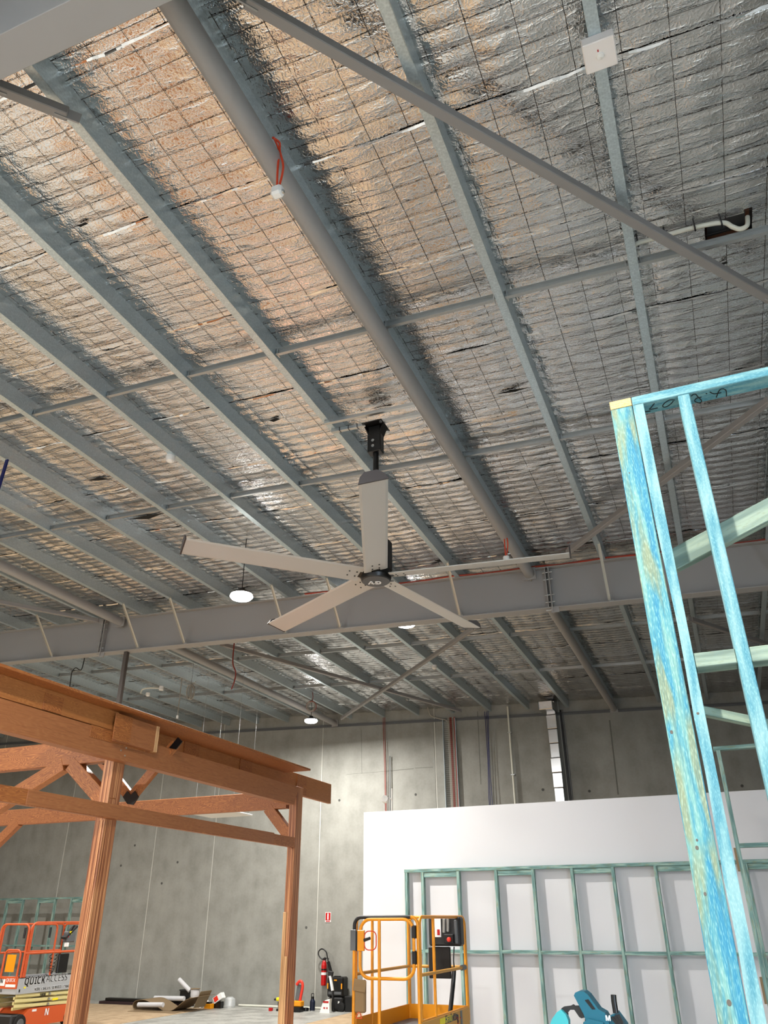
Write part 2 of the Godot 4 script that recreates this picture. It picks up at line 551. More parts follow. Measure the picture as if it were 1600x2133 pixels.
const LAMP_ENERGY := 34.0
func lamps() -> void:
	# where, drop of the cable, what tells it apart
	var spots := [
		[at_d(503, 1243, 9.3), "bright round high-bay lamp hanging in front of the grey roof beam"],
		[at_d(648, 1502, 18.5), "bright round high-bay lamp hanging beside the concrete back wall"],
		[P(-4.62, 6.705, 12.25), "bright round high-bay lamp tucked behind the grey roof beam"],
		[P(-1.6, 6.3, 0.2), ""], [P(-8.6, 6.5, 0.6), ""], [P(-4.6, 6.4, -4.6), ""],
		[P(-11.5, 6.6, -4.6), ""], [P(-14.2, 6.9, 6.0), ""], [P(-17.0, 7.0, 13.2), ""]]
	for i in spots.size():
		var p: Vector3 = spots[i][0]
		var label: String = spots[i][1]
		if label == "": label = "round high-bay lamp hanging from the purlins outside the view"
		var t := thing("high_bay_lamp", label, "lamp", p, "round high-bay lamps under the roof")
		var f := Transform3D(Basis(), p)
		part_lathe(t, "housing", M.dark, f, [Vector2(0, 0.13), Vector2(0.05, 0.13), Vector2(0.06, 0.08), Vector2(0.14, 0.065), Vector2(0.165, 0.03), Vector2(0.15, 0.0)])
		part_lathe(t, "lens", M.lens, f, [Vector2(0.166, 0.03), Vector2(0.175, 0.0), Vector2(0.15, -0.03), Vector2(0.09, -0.05), Vector2(0, -0.056)])
		part_tube(t, "hanging_cable", M.black, [p + Vector3(0, 0.14, 0), Vector3(p.x, ys(p.x) + PD - 0.01, p.z)], 0.007, 6)
		var l := AreaLight3D.new()
		l.name = "lamp_light"
		l.area_size = Vector2(0.26, 0.26)
		l.area_normalize_energy = true
		l.light_energy = LAMP_ENERGY * (0.08 if i == 2 else 1.0)
		l.light_color = Color(1.0, 0.985, 0.96)
		l.area_range = 60.0
		l.shadow_enabled = true
		t.add_child(l)
		l.position = Vector3(0, -0.07, 0)
		l.rotation_degrees = Vector3(-90, 0, 0)

const X0 := -25.0
const X1 := 6.5
const D0 := -9.0
const DW := 21.1
func floor_and_walls() -> void:
	var fl := thing("floor", "smooth grey concrete floor slab", "", Vector3.ZERO, "", "structure")
	part_box(fl, "slab", M.floor, P(X0 - 0.3, -0.2, D0 - 0.3), P(X1 + 0.3, 0, DW + 0.3))
	for s in [[-9.40, -2.8, 2.2, 20.85, 6], [-24.6, -13.33, 3.0, 20.3, 9]]:
		var n: int = s[4]
		for k in n:
			var wd: float = (s[1] - s[0]) / n
			part_box(fl, "protection_sheet", M.tan, P(s[0] + wd * k + 0.004, 0.0, s[2]), P(s[0] + wd * (k + 1) - 0.004, 0.005, s[3]))
	# back wall: precast panels with sealed joints
	var wb := thing("wall_back", "grey precast concrete back wall", "", P(0, 0, DW), "", "structure")
	var xs := [-25.3, -23.5, -19.93, -16.38, -14.22, -10.70, -7.155, -3.60, -0.05, 3.5, 6.8]
	for i in xs.size() - 1:
		var mb := MB.new()
		var a: float = xs[i] + 0.012
		var b: float = xs[i + 1] - 0.012
		var ch := 0.012
		var top := ys(b) + 0.5
		prism(mb, Transform3D(Basis(Vector3.RIGHT, Vector3.BACK, Vector3.DOWN), P(0, top * 0.5, DW)), PackedVector2Array([Vector2(a, -0.2), Vector2(b, -0.2), Vector2(b, -ch), Vector2(b - ch, 0), Vector2(a + ch, 0), Vector2(a, -ch)]), top)
		mk(mb, "concrete_panel", M.concrete, wb)
		if i > 0:
			part_box(wb, "joint_sealant", M.sealant, P(xs[i] - 0.012, 0, DW + 0.004), P(xs[i] + 0.012, top, DW + 0.05))
	# ferrules and lifting sockets cast into the panels
	for p in [[707, 1667], [866, 1655], [1131, 1645], [1228, 1648], [1546, 1637], [281, 1761], [370, 1796], [337, 1840], [638, 1932], [252, 1803]]:
		var q := at_d(p[0], p[1], DW)
		part_lathe(wb, "cast_socket", M.pit, Transform3D(Basis(Vector3.RIGHT, PI / 2), q), [Vector2(0.035, -0.002), Vector2(0.035, 0.004), Vector2(0.02, 0.006), Vector2(0, 0.006)], 10)
	for s in [[753, 1520, 754, 1612, 0.012], [995, 1482, 1002, 1634, 0.02], [1270, 1500, 1288, 1655, 0.035], [722, 1613, 800, 1607, 0.008], [800, 1607, 862, 1601, 0.016], [865, 1600, 902, 1598, 0.014]]:
		part_bar(wb, "stain_line", M.stain, at_d(s[0], s[1], DW), at_d(s[2], s[3], DW), s[4], 0.003, Vector3.BACK)
	# ledger angle under the purlin ends
	var la := MB.new()
	bar(la, P(X0, 7.335 + 0.0403 * (-13.632 - X0), DW - 0.02), P(X1, 6.892 - 0.0403 * (X1 + 2.641), DW - 0.02), 0.04, 0.022)
	bar(la, P(X0, 7.30 + 0.0403 * (-13.632 - X0), DW - 0.006), P(X1, 6.857 - 0.0403 * (X1 + 2.641), DW - 0.006), 0.012, 0.05)
	tag(mk(la, "trim_1", M.grey), "dark steel ledger angle along the top of the back wall", "", "", "structure")
	for s in [["wall_left", P(X0 - 0.25, 0, D0 - 0.25), P(X0, 8.6, DW + 0.3), "grey concrete side wall"], ["wall_front", P(X0 - 0.25, 0, D0 - 0.25), P(X1 + 0.25, 8.6, D0), "plain white wall at the near end of the hall"]]:
		var mb := MB.new()
		bx(mb, s[1], s[2])
		tag(mk(mb, s[0], M.white if s[0] == "wall_front" else M.concrete), s[3], "", "", "structure")

	# side wall with an open roller door, outside the view; daylight enters there
	var wr := thing("wall_right", "grey concrete side wall with an open roller door", "", P(X1, 0, 0), "", "structure")
	for s in [[D0 - 0.25, -6.5, 0.0, 8.6], [-0.5, DW + 0.3, 0.0, 8.6], [-6.5, -0.5, 4.6, 8.6]]:
		part_box(wr, "wall_section", M.concrete, P(X1, s[2], s[0]), P(X1 + 0.25, s[3], s[1]))
	var rd := thing("door_1", "rolled-up steel roller door above its opening", "", P(X1, 4.6, -3.5), "", "structure")
	part_tube(rd, "drum", M.plate, [P(X1 - 0.3, 4.85, -6.6), P(X1 - 0.3, 4.85, -0.4)], 0.25, 20)
	for d in [-6.5, -0.5]:
		part_box(rd, "guide_rail", M.galv, P(X1 - 0.1, 0, d - 0.05), P(X1, 4.6, d + 0.05))
	var yard := MB.new()
	bx(yard, P(X1 + 0.3, -0.2, -22.0), P(X1 + 26.0, -0.01, 15.0))
	tag(mk(yard, "ground_yard", M.asphalt), "concrete yard outside the roller door", "", "", "structure")

# purlin webs, from the bay beyond the stud frames to the far side
var purl: Array[float] = []
const PD := 0.2
func bay_of(x: float) -> float:                    # 0 at a purlin, 1 midway between two
	for i in purl.size() - 1:
		if x <= purl[i] and x > purl[i + 1]:
			var t := (x - purl[i + 1]) / (purl[i] - purl[i + 1])
			return 4.0 * t * (1.0 - t)
	return 0.0
func roof_foil() -> void:
	for k in [4.87, 3.70, 2.53, 1.36, 0.185, -0.965, -2.14, -3.32]: purl.append(k)
	while purl[-1] > -24.0: purl.append(purl[-1] - 1.07)
	var roof := thing("ceiling", "silver foil roof blankets held up by a wire grid", "", P(0, 7, 10), "", "structure")
	# outer roof sheet, closing the room
	var sheet := MB.new()
	var tilt := atan(SLOPE)
	box(sheet, Transform3D(Basis(Vector3.BACK, -tilt), P((X0 + X1) / 2, ys((X0 + X1) / 2) + PD + 0.22, (D0 + DW) / 2)), Vector3(X1 - X0 + 1.0, 0.06, DW - D0 + 0.8))
	mk(sheet, "roof_sheet", M.grey, roof)
	var nl := FastNoiseLite.new()
	nl.seed = 5; nl.frequency = 0.55; nl.fractal_octaves = 2
	var nr := FastNoiseLite.new()
	nr.seed = 8; nr.frequency = 1.7; nr.fractal_type = FastNoiseLite.FRACTAL_RIDGED; nr.fractal_octaves = 3
	var hole: PackedVector2Array = []
	for q in [[1472.5, 458], [1560, 434], [1557, 491.5], [1472.5, 515]]:
		var hp := at_roof(q[0], q[1], PD)
		hole.append(Vector2(hp.x, -hp.z))
	var edges: Array[float] = [D0 - 0.1, -5.0, -1.0, 0.9]
	while edges[-1] < DW - 0.3: edges.append(minf(edges[-1] + 1.27, DW + 0.05))
	for e in edges.size() - 1:
		var da := edges[e]
		var db := edges[e + 1] + 0.03
		var fine := da > 0.8
		var xa := maxf(-1.18 * db - 2.0, X0 - 0.1) if fine else X0 - 0.1
		foil_strip(roof, da, db, xa, 4.6 if fine else X1 + 0.1, 0.06 if fine else 0.3, 0.0375 if fine else 0.3, nl, nr, hole, e)
		if fine:
			if xa > X0: foil_strip(roof, da, db, X0 - 0.1, xa + 0.02, 0.3, 0.3, nl, nr, hole, e)
			foil_strip(roof, da, db, 4.58, X1 + 0.1, 0.3, 0.3, nl, nr, hole, e)
	# folded lip along each blanket joint
	for e in range(4, edges.size() - 1):
		var lip := MB.new()
		var d := edges[e]
		var x := maxf(-1.18 * d - 1.6, X0)
		while x < 4.4:
			var q := [Vector3.ZERO, Vector3.ZERO, Vector3.ZERO, Vector3.ZERO]
			for k in 2:
				var xx := x + 0.05 * k
				var y := ys(xx) + PD - 0.020 * bay_of(xx) - 0.008
				var g := nl.get_noise_2d(xx * 4.0, d * 9.0)
				q[k] = P(xx, y, d + 0.012 * nr.get_noise_2d(xx, d))
				q[3 - k] = q[k] + Vector3(0, -0.003 - 0.010 * clampf(0.3 + g * 1.8, 0, 1), -0.007 - 0.009 * clampf(0.4 + g * 1.6, 0, 1))
			var nn: Vector3 = (q[1] - q[0]).cross(q[3] - q[0]).normalized()
			if nn.y > 0: nn = -nn
			lip.quad(q[0], q[1], q[2], q[3], nn)
			x += 0.05
		mk(lip, "joint_lip", M.foil, roof)
	# gaps torn open in the foil
	for s in [[[1030, 822], [1066, 812], [1100, 807], [1074, 816]], [[182, 1001], [206, 994], [233, 998], [206, 1001]], [[1030, 305], [1052, 296], [1058, 300], [1036, 307]], [[160, 470], [178, 463], [184, 466], [168, 473]], [[268, 1082], [300, 1075], [344, 1068], [310, 1081]], [[905, 1168], [930, 1160], [945, 1164], [925, 1172]], [[560, 876], [576, 870], [584, 873], [570, 879]], [[1502, 548], [1514, 544], [1516, 548], [1506, 552]]]:
		var hole_mb := MB.new()
		var q := []
		for p in s: q.append(at_roof(p[0], p[1], PD - 0.045))
		hole_mb.quad(q[0], q[1], q[2], q[3], Vector3.DOWN)
		mk(hole_mb, "foil_tear", M.void, roof)
	# dark pocket above the cut-out, with torn insulation at its rim
	var pk := MB.new()
	for i in 4:
		var a := hole[i]
		var b := hole[(i + 1) % 4]
		var ya := ys(a.x) + PD - 0.01
		var yb := ys(b.x) + PD - 0.01
		pk.quad(P(a.x, ya, a.y), P(b.x, yb, b.y), P(b.x, yb + 0.12, b.y), P(a.x, ya + 0.12, a.y), Vector3((b - a).y, 0, (b - a).x).normalized())
	mk(pk, "torn_insulation", M.wool, roof)
	# wire grid under the foil
	var wm := MB.new()
	var x := -24.0
	while x < 4.5:
		var from := maxf(0.95, (-x - 1.8) / 1.18)
		wire(wm, [P(x, ys(x) + PD - 0.020 * bay_of(x) - 0.007, from), P(x, ys(x) + PD - 0.020 * bay_of(x) - 0.007, DW)])
		x += 0.3
	var d := 1.05
	while d < DW:
		var pts := []
		x = maxf(-1.18 * d - 1.8, X0)
		while x < 4.5:
			pts.append(P(x, ys(x) + PD - 0.020 * bay_of(x) - 0.007, d))
			x += 0.2
		wire(wm, pts)
		d += 0.15
	var w := mk(wm, "wire_grid", M.wire, roof)
	tag(w, "thin wire grid under the foil", "", "", "stuff")

func wire(mb: MB, pts: Array) -> void:
	var r := 0.0017
	for i in pts.size() - 1:
		var a: Vector3 = pts[i]
		var b: Vector3 = pts[i + 1]
		var z := (b - a).normalized()
		var sx := Vector3.UP.cross(z).normalized() * r
		var up := Vector3(0, r, 0)
		mb.quad(a - sx, b - sx, b - up, a - up, (-sx - up).normalized())
		mb.quad(a - up, b - up, b + sx, a + sx, (sx - up).normalized())
		mb.quad(a - sx, b - sx, b + sx, a + sx, Vector3.UP)

func foil_strip(roof: Node3D, da: float, db: float, xa: float, xb: float, sx: float, sd: float, nl: FastNoiseLite, nr: FastNoiseLite, hole: PackedVector2Array, e: int) -> void:
	var cols: Array[float] = []
	var cx := xa
	while cx < xb:
		cols.append(cx)
		var near := 9.0
		for w in purl:
			if cx - w > -0.03: near = minf(near, cx - w)
		cx += 0.022 if sx < 0.1 and near < 0.30 else sx
	cols.append(xb)
	var nx := cols.size()
	var nd := int(ceil((db - da) / sd)) + 1
	var v := PackedVector3Array()
	v.resize(nx * nd)
	var uv := PackedVector2Array()
	uv.resize(nx * nd)
	var low := -0.002 * (e % 2)
	for i in nx:
		var x := cols[i]
		var beside := 9.0
		for w in purl:
			if x >= w: beside = minf(beside, x - w)
		var crumple := 0.011 * exp(-beside / 0.14) if sx < 0.1 else 0.0
		var base := ys(x) + PD + low - 0.020 * bay_of(x)
		var across := 0.15 + 0.85 * sqrt(absf(sin(PI * x / 0.3)))
		for j in nd:
			var d := minf(da + j * sd, db)
			var amp := 0.003 + 0.021 * clampf(0.32 + nl.get_noise_2d(x, d * 0.8) * 1.2 + (d - 5.0) * 0.09, 0.0, 1.0)
			var y := base - amp * absf(sin(PI * (d - 1.05) / 0.15)) * across
			y += nr.get_noise_2d(x * 1.2, d * 2.6) * 0.006
			if crumple > 0.001: y -= crumple * (0.5 + nr.get_noise_2d(x * 4.5 + 31.0, d * 3.2)) + 0.6 * crumple * nl.get_noise_2d(x * 9.0, d * 17.0)
			var k := minf(d - da, db - d)
			y -= 0.010 * exp(-k * k / 0.0008) * (0.6 + nl.get_noise_2d(x * 3.0, e * 7.0))
			v[i * nd + j] = P(x, y, d)
			uv[i * nd + j] = Vector2(x / 1.3 + e * 0.37, d / 1.3)
	var n := PackedVector3Array()
	n.resize(nx * nd)
	for i in nx:
		for j in nd:
			var a := v[mini(i + 1, nx - 1) * nd + j] - v[maxi(i - 1, 0) * nd + j]
			var b := v[i * nd + mini(j + 1, nd - 1)] - v[i * nd + maxi(j - 1, 0)]
			var c := a.cross(b)
			n[i * nd + j] = -c.normalized() if c.y > 0 else c.normalized()
	var idx := PackedInt32Array()
	var holed := hole[0].y < db + 1.0 and hole[0].y > da - 1.0
	for i in nx - 1:
		for j in nd - 1:
			var p := i * nd + j
			if holed and Geometry2D.is_point_in_polygon(Vector2((v[p].x + v[p + nd].x) * 0.5, -v[p].z + sd * 0.5), hole): continue
			idx.append_array([p, p + nd, p + nd + 1, p, p + nd + 1, p + 1])
	var arr := []
	arr.resize(Mesh.ARRAY_MAX)
	arr[Mesh.ARRAY_VERTEX] = v
	arr[Mesh.ARRAY_NORMAL] = n
	arr[Mesh.ARRAY_TEX_UV] = uv
	arr[Mesh.ARRAY_INDEX] = idx
	var m := ArrayMesh.new()
	m.add_surface_from_arrays(Mesh.PRIMITIVE_TRIANGLES, arr)
	put(m, "foil_blanket", M.foil, roof, Vector3.ZERO)

const DB := 11.45        # the beam in view
const DN := 1.61         # the beam overhead
const BH := 0.70
func roof_steel() -> void:
	var tilt := Basis(Vector3.BACK, -atan(SLOPE))
	# purlins: lipped channels open towards -x
	var pm := MB.new()
	var len := DW - D0 - 0.02
	for s in [[0.0, PD / 2, 0.004, PD], [-0.0375, 0.002, 0.075, 0.004], [-0.0375, PD - 0.002, 0.075, 0.004], [-0.073, 0.012, 0.004, 0.02], [-0.073, PD - 0.012, 0.004, 0.02]]:
		box(pm, Transform3D(tilt, tilt * Vector3(s[0], s[1], 0)), Vector3(s[2], s[3], len))
	var pmesh := pm.mesh()
	for x in purl:
		if x < X0 + 0.2 or x > X1: continue
		var o := put(pmesh, "roof_purlin", M.galv, self, P(x, ys(x), (D0 + DW) / 2 - 0.01))
		var own := {4: "galvanised purlin carrying the square white sensor box", 5: "galvanised purlin between the tube strut and the sensor box purlin", 6: "galvanised purlin running directly above the near tube strut", 7: "galvanised purlin carrying one end of the fan mounting rails", 9: "galvanised purlin carrying the domed white smoke detector", 3: "galvanised purlin beyond the foil cut-out with pale conduit"}
		tag(o, own.get(purl.find(x), "galvanised steel channel purlin running under the foil roof"), "purlin", "roof purlins")
	# bridging channels between neighbouring purlins
	for row in [[5.25, "first row past the overhead roof beam"], [7.76, "row above the fan"], [14.75, "first row beyond the deep roof beam"], [17.45, "last row before the back wall"]]:
		var d: float = row[0]
		for i in purl.size() - 1:
			if purl[i] > 3.0 or purl[i + 1] < -1.25 * d - 2.2: continue
			var a := P(purl[i + 1] + 0.004, ys(purl[i + 1]) + 0.055, d)
			var b := P(purl[i] - 0.076, ys(purl[i] - 0.076) + 0.055, d)
			var t := thing("bridging_channel", "galvanised bridging channel between two purlins, " + row[1], "bridging", a, "bridging channels across the purlin bays")
			var mb := MB.new()
			bar(mb, a, b, 0.004, 0.07)
			for s in [-0.033, 0.033]:
				bar(mb, a + Vector3(0, s, 0.016), b + Vector3(0, s, 0.016), 0.035, 0.004)
			mk(mb, "channel", M.bridge, t)
			for e in [a + Vector3(0.02, 0, 0), b - Vector3(0.02, 0, 0)]:
				part_box(t, "end_cleat", M.zinc, e + Vector3(-0.004, -0.04, -0.03), e + Vector3(0.004, 0.05, 0.03))
	# roof beams
	for dd in [DB, DN]:
		var label := "deep grey painted steel roof beam crossing below the purlins" if dd == DB else "grey painted steel roof beam overhead, seen from underneath"
		var b := thing("roof_beam", label, "beam", P(0, ys(0) - BH, dd), "", "")
		var xa := X0
		var xb := X1
		var up := Vector3(SLOPE, 1, 0).normalized()
		part_bar(b, "web", M.steel, P(xa, ys(xa) - BH / 2, dd), P(xb, ys(xb) - BH / 2, dd), 0.014, BH - 0.03, up)
		part_bar(b, "top_flange", M.steel, P(xa, ys(xa) - 0.010, dd), P(xb, ys(xb) - 0.010, dd), 0.2, 0.018, up, 0.003)
		part_bar(b, "bottom_flange", M.steel, P(xa, ys(xa) - BH + 0.010, dd), P(xb, ys(xb) - BH + 0.010, dd), 0.2, 0.018, up, 0.003)
		if dd == DB:
			for sx in [at_d(1148, 1240, DB - 0.1).x, at_d(213, 1335, DB - 0.1).x]:
				for off in [-0.055, 0.0]:
					part_bar(b, "stiffener_plate", M.steel, P(sx + off, ys(sx) - BH - (0.06 if off == 0.0 else -0.02), DB - 0.05), P(sx + off, ys(sx) - 0.02, DB - 0.05), 0.016, 0.125, Vector3.FORWARD)
				for yy in [-0.10, -0.22, -BH + 0.22, -BH + 0.10, -BH - 0.03]:
					part_tube(b, "bolt", M.zinc, [P(sx - 0.10, ys(sx) + yy, DB - 0.085), P(sx + 0.05, ys(sx) + yy, DB - 0.085)], 0.012, 6)
				part_box(b, "gusset_plate", M.steel, P(sx - 0.02, ys(sx) - BH - 0.08, DB - 0.1), P(sx + 0.1, ys(sx) - BH, DB - 0.085))
	# fly braces down to the lower flange
	for i in [5, 7, 9, 10, 12, 13, 15, 17, 3]:
		var x := purl[i] - 0.03
		var t := thing("fly_brace", "slim angle brace from a purlin to the lower flange of the roof beam", "brace", P(x, ys(x) - BH, DB - 0.09), "fly braces along the roof beam")
		var a := P(x + 0.02, ys(x) + 0.02, DB - 0.72)
		var b := P(x, ys(x) - BH + 0.03, DB - 0.10)
		var mb := MB.new()
		bar(mb, a, b, 0.04, 0.004)
		bar(mb, a + Vector3(-0.018, 0.0, 0), b + Vector3(-0.018, 0.0, 0), 0.004, 0.04)
		mk(mb, "angle", M.fly, t)
		part_tube(t, "bolt", M.zinc, [b + Vector3(0.045, 0.0, 0.02), b + Vector3(0.03, 0.07, 0.02)], 0.009, 6)
		part_box(t, "cleat_or_shade", M.zinc, b + Vector3(0.0, -0.02, -0.03), b + Vector3(0.06, -0.012, 0.03))
	# round tube struts, one length on each side of the beam
	var tx := at_roof(775, 670, -0.10).x
	var tx2 := at_d(248, 1298, DB - 0.15).x
	for s in [[tx, DN + 0.12, DB - 0.12, "round grey steel tube strut below the purlins, orange cord hung from it"], [tx, DB + 0.12, DW - 0.05, "round grey steel tube strut between roof beam and back wall, above the white partition"], [tx2, DN + 0.12, DB - 0.12, "round grey steel tube strut meeting the roof beam near the far column"], [tx2, DB + 0.12, DW - 0.05, "round grey steel tube strut ending at the back wall beside a hanging lamp"]]:
		var x: float = s[0]
		var y := ys(x) - 0.105
		var wall_end: bool = s[2] > 15.0
		var t := thing("tube_strut", s[3], "strut", P(x, y, s[1]))
		part_tube(t, "tube", M.steel, [P(x, y, s[1]), P(x, y, s[2])], 0.083, 28)
		for e in [[s[1], -1.0], [s[2], 1.0]]:
			var d: float = e[0]
			var g: float = e[1] * 0.1
			part_box(t, "end_plate", M.steel, P(x - 0.1, y - 0.1, d - 0.008), P(x + 0.1, y + 0.1, d + 0.008))
			if wall_end and e[1] > 0.0: continue
			part_box(t, "cleat_plate", M.plate, P(x - 0.012, y - 0.09, d), P(x + 0.012, y + 0.09, d + g), 0.002)
			for k in [-0.05, 0.05]:
				part_tube(t, "bolt", M.zinc, [P(x - 0.04, y + k, d + g * 0.5), P(x + 0.04, y + k, d + g * 0.5)], 0.012, 6)
	# square brace bars across the bays, just below the purlins
	var off := -0.10
	for s in [[[512, 0], [1605, 622], 0.075, "long square steel brace bar crossing the bay above the stud frames"], [[1605, 832], [1185, 1148], 0.075, "square steel brace bar running behind the blue stud frame to the roof beam"], [[-10, 178], [142, 238], 0.075, "short square steel brace bar beside the overhead roof beam"], [[-10, 1252], [205, 1293], 0.075, "square steel brace bar meeting the tube strut at the roof beam"], [[988, 1308], [712, 1496], 0.0751, "square steel brace bar sloping from roof beam to lamp at the back wall"], [[465, 1343], [958, 1480], 0.075, "square steel brace bar sloping across the far bay above the cable tray"], [[1440, 1290], [1610, 1345], 0.075, "square steel brace bar in the dark far bay behind the blue frame"]]:
		var low := off - (0.09 if s[2] > 0.075 else 0.0)
		var a := at_roof(s[0][0], s[0][1], low)
		var b := at_roof(s[1][0], s[1][1], low)
		a.z = maxf(a.z, -(DW - 0.06))
		b.z = maxf(b.z, -(DW - 0.06))
		var t := thing("brace_bar", s[3], "brace", a)
		part_bar(t, "bar", M.brace, a, b, s[2], s[2], Vector3(SLOPE, 1, 0), 0.006)
		var dir := (b - a).normalized()
		for e in [a, b]:
			part_bar(t, "end_plate", M.steel, e - dir * 0.08, e + dir * 0.08, 0.012, 0.09, Vector3(SLOPE, 1, 0))
	# column below the beam, its shade put into the colour
	var cx := at_d(254, 1390, DB).x + 0.06
	var col := thing("steel_column", "slim steel column darkened for shade, standing under the roof beam behind the pavilion", "column", P(cx, 0, DB))
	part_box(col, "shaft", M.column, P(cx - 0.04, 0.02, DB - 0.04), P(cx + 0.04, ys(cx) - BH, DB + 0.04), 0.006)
	part_box(col, "base_plate", M.steel, P(cx - 0.13, 0, DB - 0.13), P(cx + 0.13, 0.02, DB + 0.13))

func wall_services() -> void:
	var d := DW - 0.07
	# cable tray with cables
	var x0 := at_d(922, 1500, d).x
	var x1 := at_d(948, 1500, d).x
	var t := thing("cable_tray", "vertical wire cable tray packed with pale and red cables on the back wall", "cable tray", P((x0 + x1) / 2, 2.0, d))
	var top := 7.05
	for k in 2:
		part_box(t, "side_rail", M.galv, P([x0, x1][k] - 0.006, 2.0, d - 0.02), P([x0, x1][k] + 0.006, top, d + 0.06))
	var y := 3.4
	var rungs := MB.new()
	while y < top:
		tube(rungs, [P(x0, y, d + 0.03), P(x1, y, d + 0.03)], 0.005, 4, false)
		y += 0.055
	tag(mk(rungs, "rungs", M.zinc, t), "", "", "", "stuff")
	for k in 7:
		var cx := lerpf(x0 + 0.16, x1 - 0.02, k / 6.0)
		part_tube(t, "cable", M.red_cable if k in [2, 3, 6] else M.grey_cable, [P(cx, 2.0, d), P(cx + 0.004, 5.0, d), P(cx, top + 0.03, d)], 0.011 if k != 6 else 0.018, 6)
	part_tube(t, "cable", M.grey_cable, curve([at_d(890, 1470, d - 0.15), at_d(897, 1490, d), at_d(915, 1497, d), at_d(932, 1503, d), P(x0 + 0.2, 6.6, d)]), 0.016, 6)
	# red cables, blue cables
	for s in [["red_cable_drop", M.red_cable, [[800, 1495], [804, 1690]], 2, "pair of red cables hanging down the back wall behind the white round cap"], ["blue_cable_drop", M.blue_cable, [[1012, 1482], [1017, 1580], [1023, 1680]], 3, "bundle of dark blue cables hanging down the back wall beside the pale pipe"]]:
		var pts: Array = s[2]
		var a := at_d(pts[0][0], pts[0][1], d)
		var c := thing(s[0], s[4], "cable", P(a.x, 2.5, d))
		for k in s[3]:
			var q := []
			for i in pts.size():
				var p := at_d(pts[i][0], pts[i][1], d)
				q.append(p + Vector3(0.045 * k - 0.03 + sin(i * 2.0 + k) * 0.02, 0, 0.02 * k))
			var last: Vector3 = q[-1]
			q.append(Vector3(last.x, 2.5, last.z))
			part_tube(c, "cable", s[1], curve(q), 0.009, 6)
	# pipe
	var pa := at_d(1056.5, 1462, d)
	var pipe := thing("conduit_pipe", "pale plastic pipe rising up the back wall to the foil", "pipe", P(pa.x, 2, d))
	part_tube(pipe, "tube", M.pvc, [P(pa.x, 2, d), P(pa.x, ys(pa.x) + 0.1, d)], 0.028, 12)
	for yy in [4.2, 5.4, 6.5]:
		part_box(pipe, "saddle_clip", M.zinc, P(pa.x - 0.05, yy, d - 0.035), P(pa.x + 0.05, yy + 0.03, d + 0.06))
	# duct
	var dd := DW - 0.2
	var dx0 := at_d(1141, 1500, dd).x
	var dx1 := at_d(1160, 1500, dd).x
	var duct := thing("foil_duct", "square foil-wrapped duct running down the back wall", "duct", P((dx0 + dx1) / 2, 2.4, dd))
	y = 2.4
	var k := 0
	while y < 6.9:
		var g := 0.012 * ((k * 7) % 3)
		part_box(duct, "duct_section", M.tin, P(dx0 - g * 0.6, y, dd - 0.1 - g), P(dx1 + g * 0.5, y + 0.36, dd + 0.12), 0.012)
		y += 0.37
		k += 1
	part_box(duct, "duct_elbow", M.tin, P(dx0 - 0.12, 6.9, dd - 0.5), P(dx1 + 0.02, 7.12, dd + 0.1), 0.02)
	var rod := thing("wall_channel", "slim dark steel channel beside the foil duct", "channel", P(dx1 + 0.12, 2.4, DW - 0.03))
	part_box(rod, "channel", M.dark, P(dx1 + 0.07, 2.4, DW - 0.04), P(dx1 + 0.12, 7.0, DW))
	part_box(rod, "strip", M.grey, P(dx1 + 0.14, 2.4, DW - 0.03), P(dx1 + 0.16, 7.0, DW))
	# conduit drop with a round white cap above the partition
	var c0 := at_d(803, 1665, 17.0)
	var cap := thing("round_bell", "round white disc on pale pipes above the white partition", "fitting", Vector3(c0.x, 2.4, c0.z))
	part_lathe(cap, "disc", M.plastic, Transform3D(Basis(Vector3.RIGHT, PI / 2 - 0.25), c0), [Vector2(0, 0.05), Vector2(0.075, 0.04), Vector2(0.09, 0.0), Vector2(0.075, -0.03), Vector2(0, -0.04)])
	part_tube(cap, "pipe", M.plastic, curve([c0 + Vector3(0.03, 0.03, -0.05), c0 + Vector3(0.12, 0.0, -0.07), c0 + Vector3(0.13, -0.12, -0.07), Vector3(c0.x + 0.13, 0.0, c0.z - 0.07)]), 0.016, 8)
	part_tube(cap, "pipe", M.plastic, [c0 + Vector3(-0.05, -0.05, -0.06), Vector3(c0.x - 0.05, 0.0, c0.z - 0.06)], 0.01, 8)
	var ex := thing("steel_conduit", "thin dark conduit on the back wall beside the red cables", "conduit", at_d(812, 1690, d))
	part_tube(ex, "tube", M.grey, [at_d(812, 1575, d), P(at_d(812, 1575, d).x, 0.0, d)], 0.014, 6)
	# safety sign
	var s0 := at_d(678, 1900.5, DW - 0.01)
	var s1 := at_d(689, 1921, DW - 0.01)
	var sign := thing("extinguisher_sign", "red and white fire extinguisher location sign on the concrete wall", "sign", P((s0.x + s1.x) / 2, s1.y, DW - 0.01))
	part_box(sign, "plate", M.print_white, P(s0.x, s1.y, DW - 0.012), P(s1.x, s0.y, DW))
	part_box(sign, "red_field", M.red, P(s0.x + 0.01, s1.y + 0.045, DW - 0.016), P(s1.x - 0.01, s0.y - 0.01, DW - 0.012))
	var mx := (s0.x + s1.x) / 2
	part_box(sign, "pictogram", M.print_white, P(mx - 0.018, s1.y + 0.06, DW - 0.02), P(mx + 0.018, s0.y - 0.035, DW - 0.016), 0.003)
	part_box(sign, "pictogram", M.print_white, P(mx - 0.009, s0.y - 0.035, DW - 0.02), P(mx + 0.009, s0.y - 0.018, DW - 0.016))
	part_box(sign, "caption", M.red, P(s0.x + 0.02, s1.y + 0.012, DW - 0.016), P(s1.x - 0.02, s1.y + 0.032, DW - 0.012))

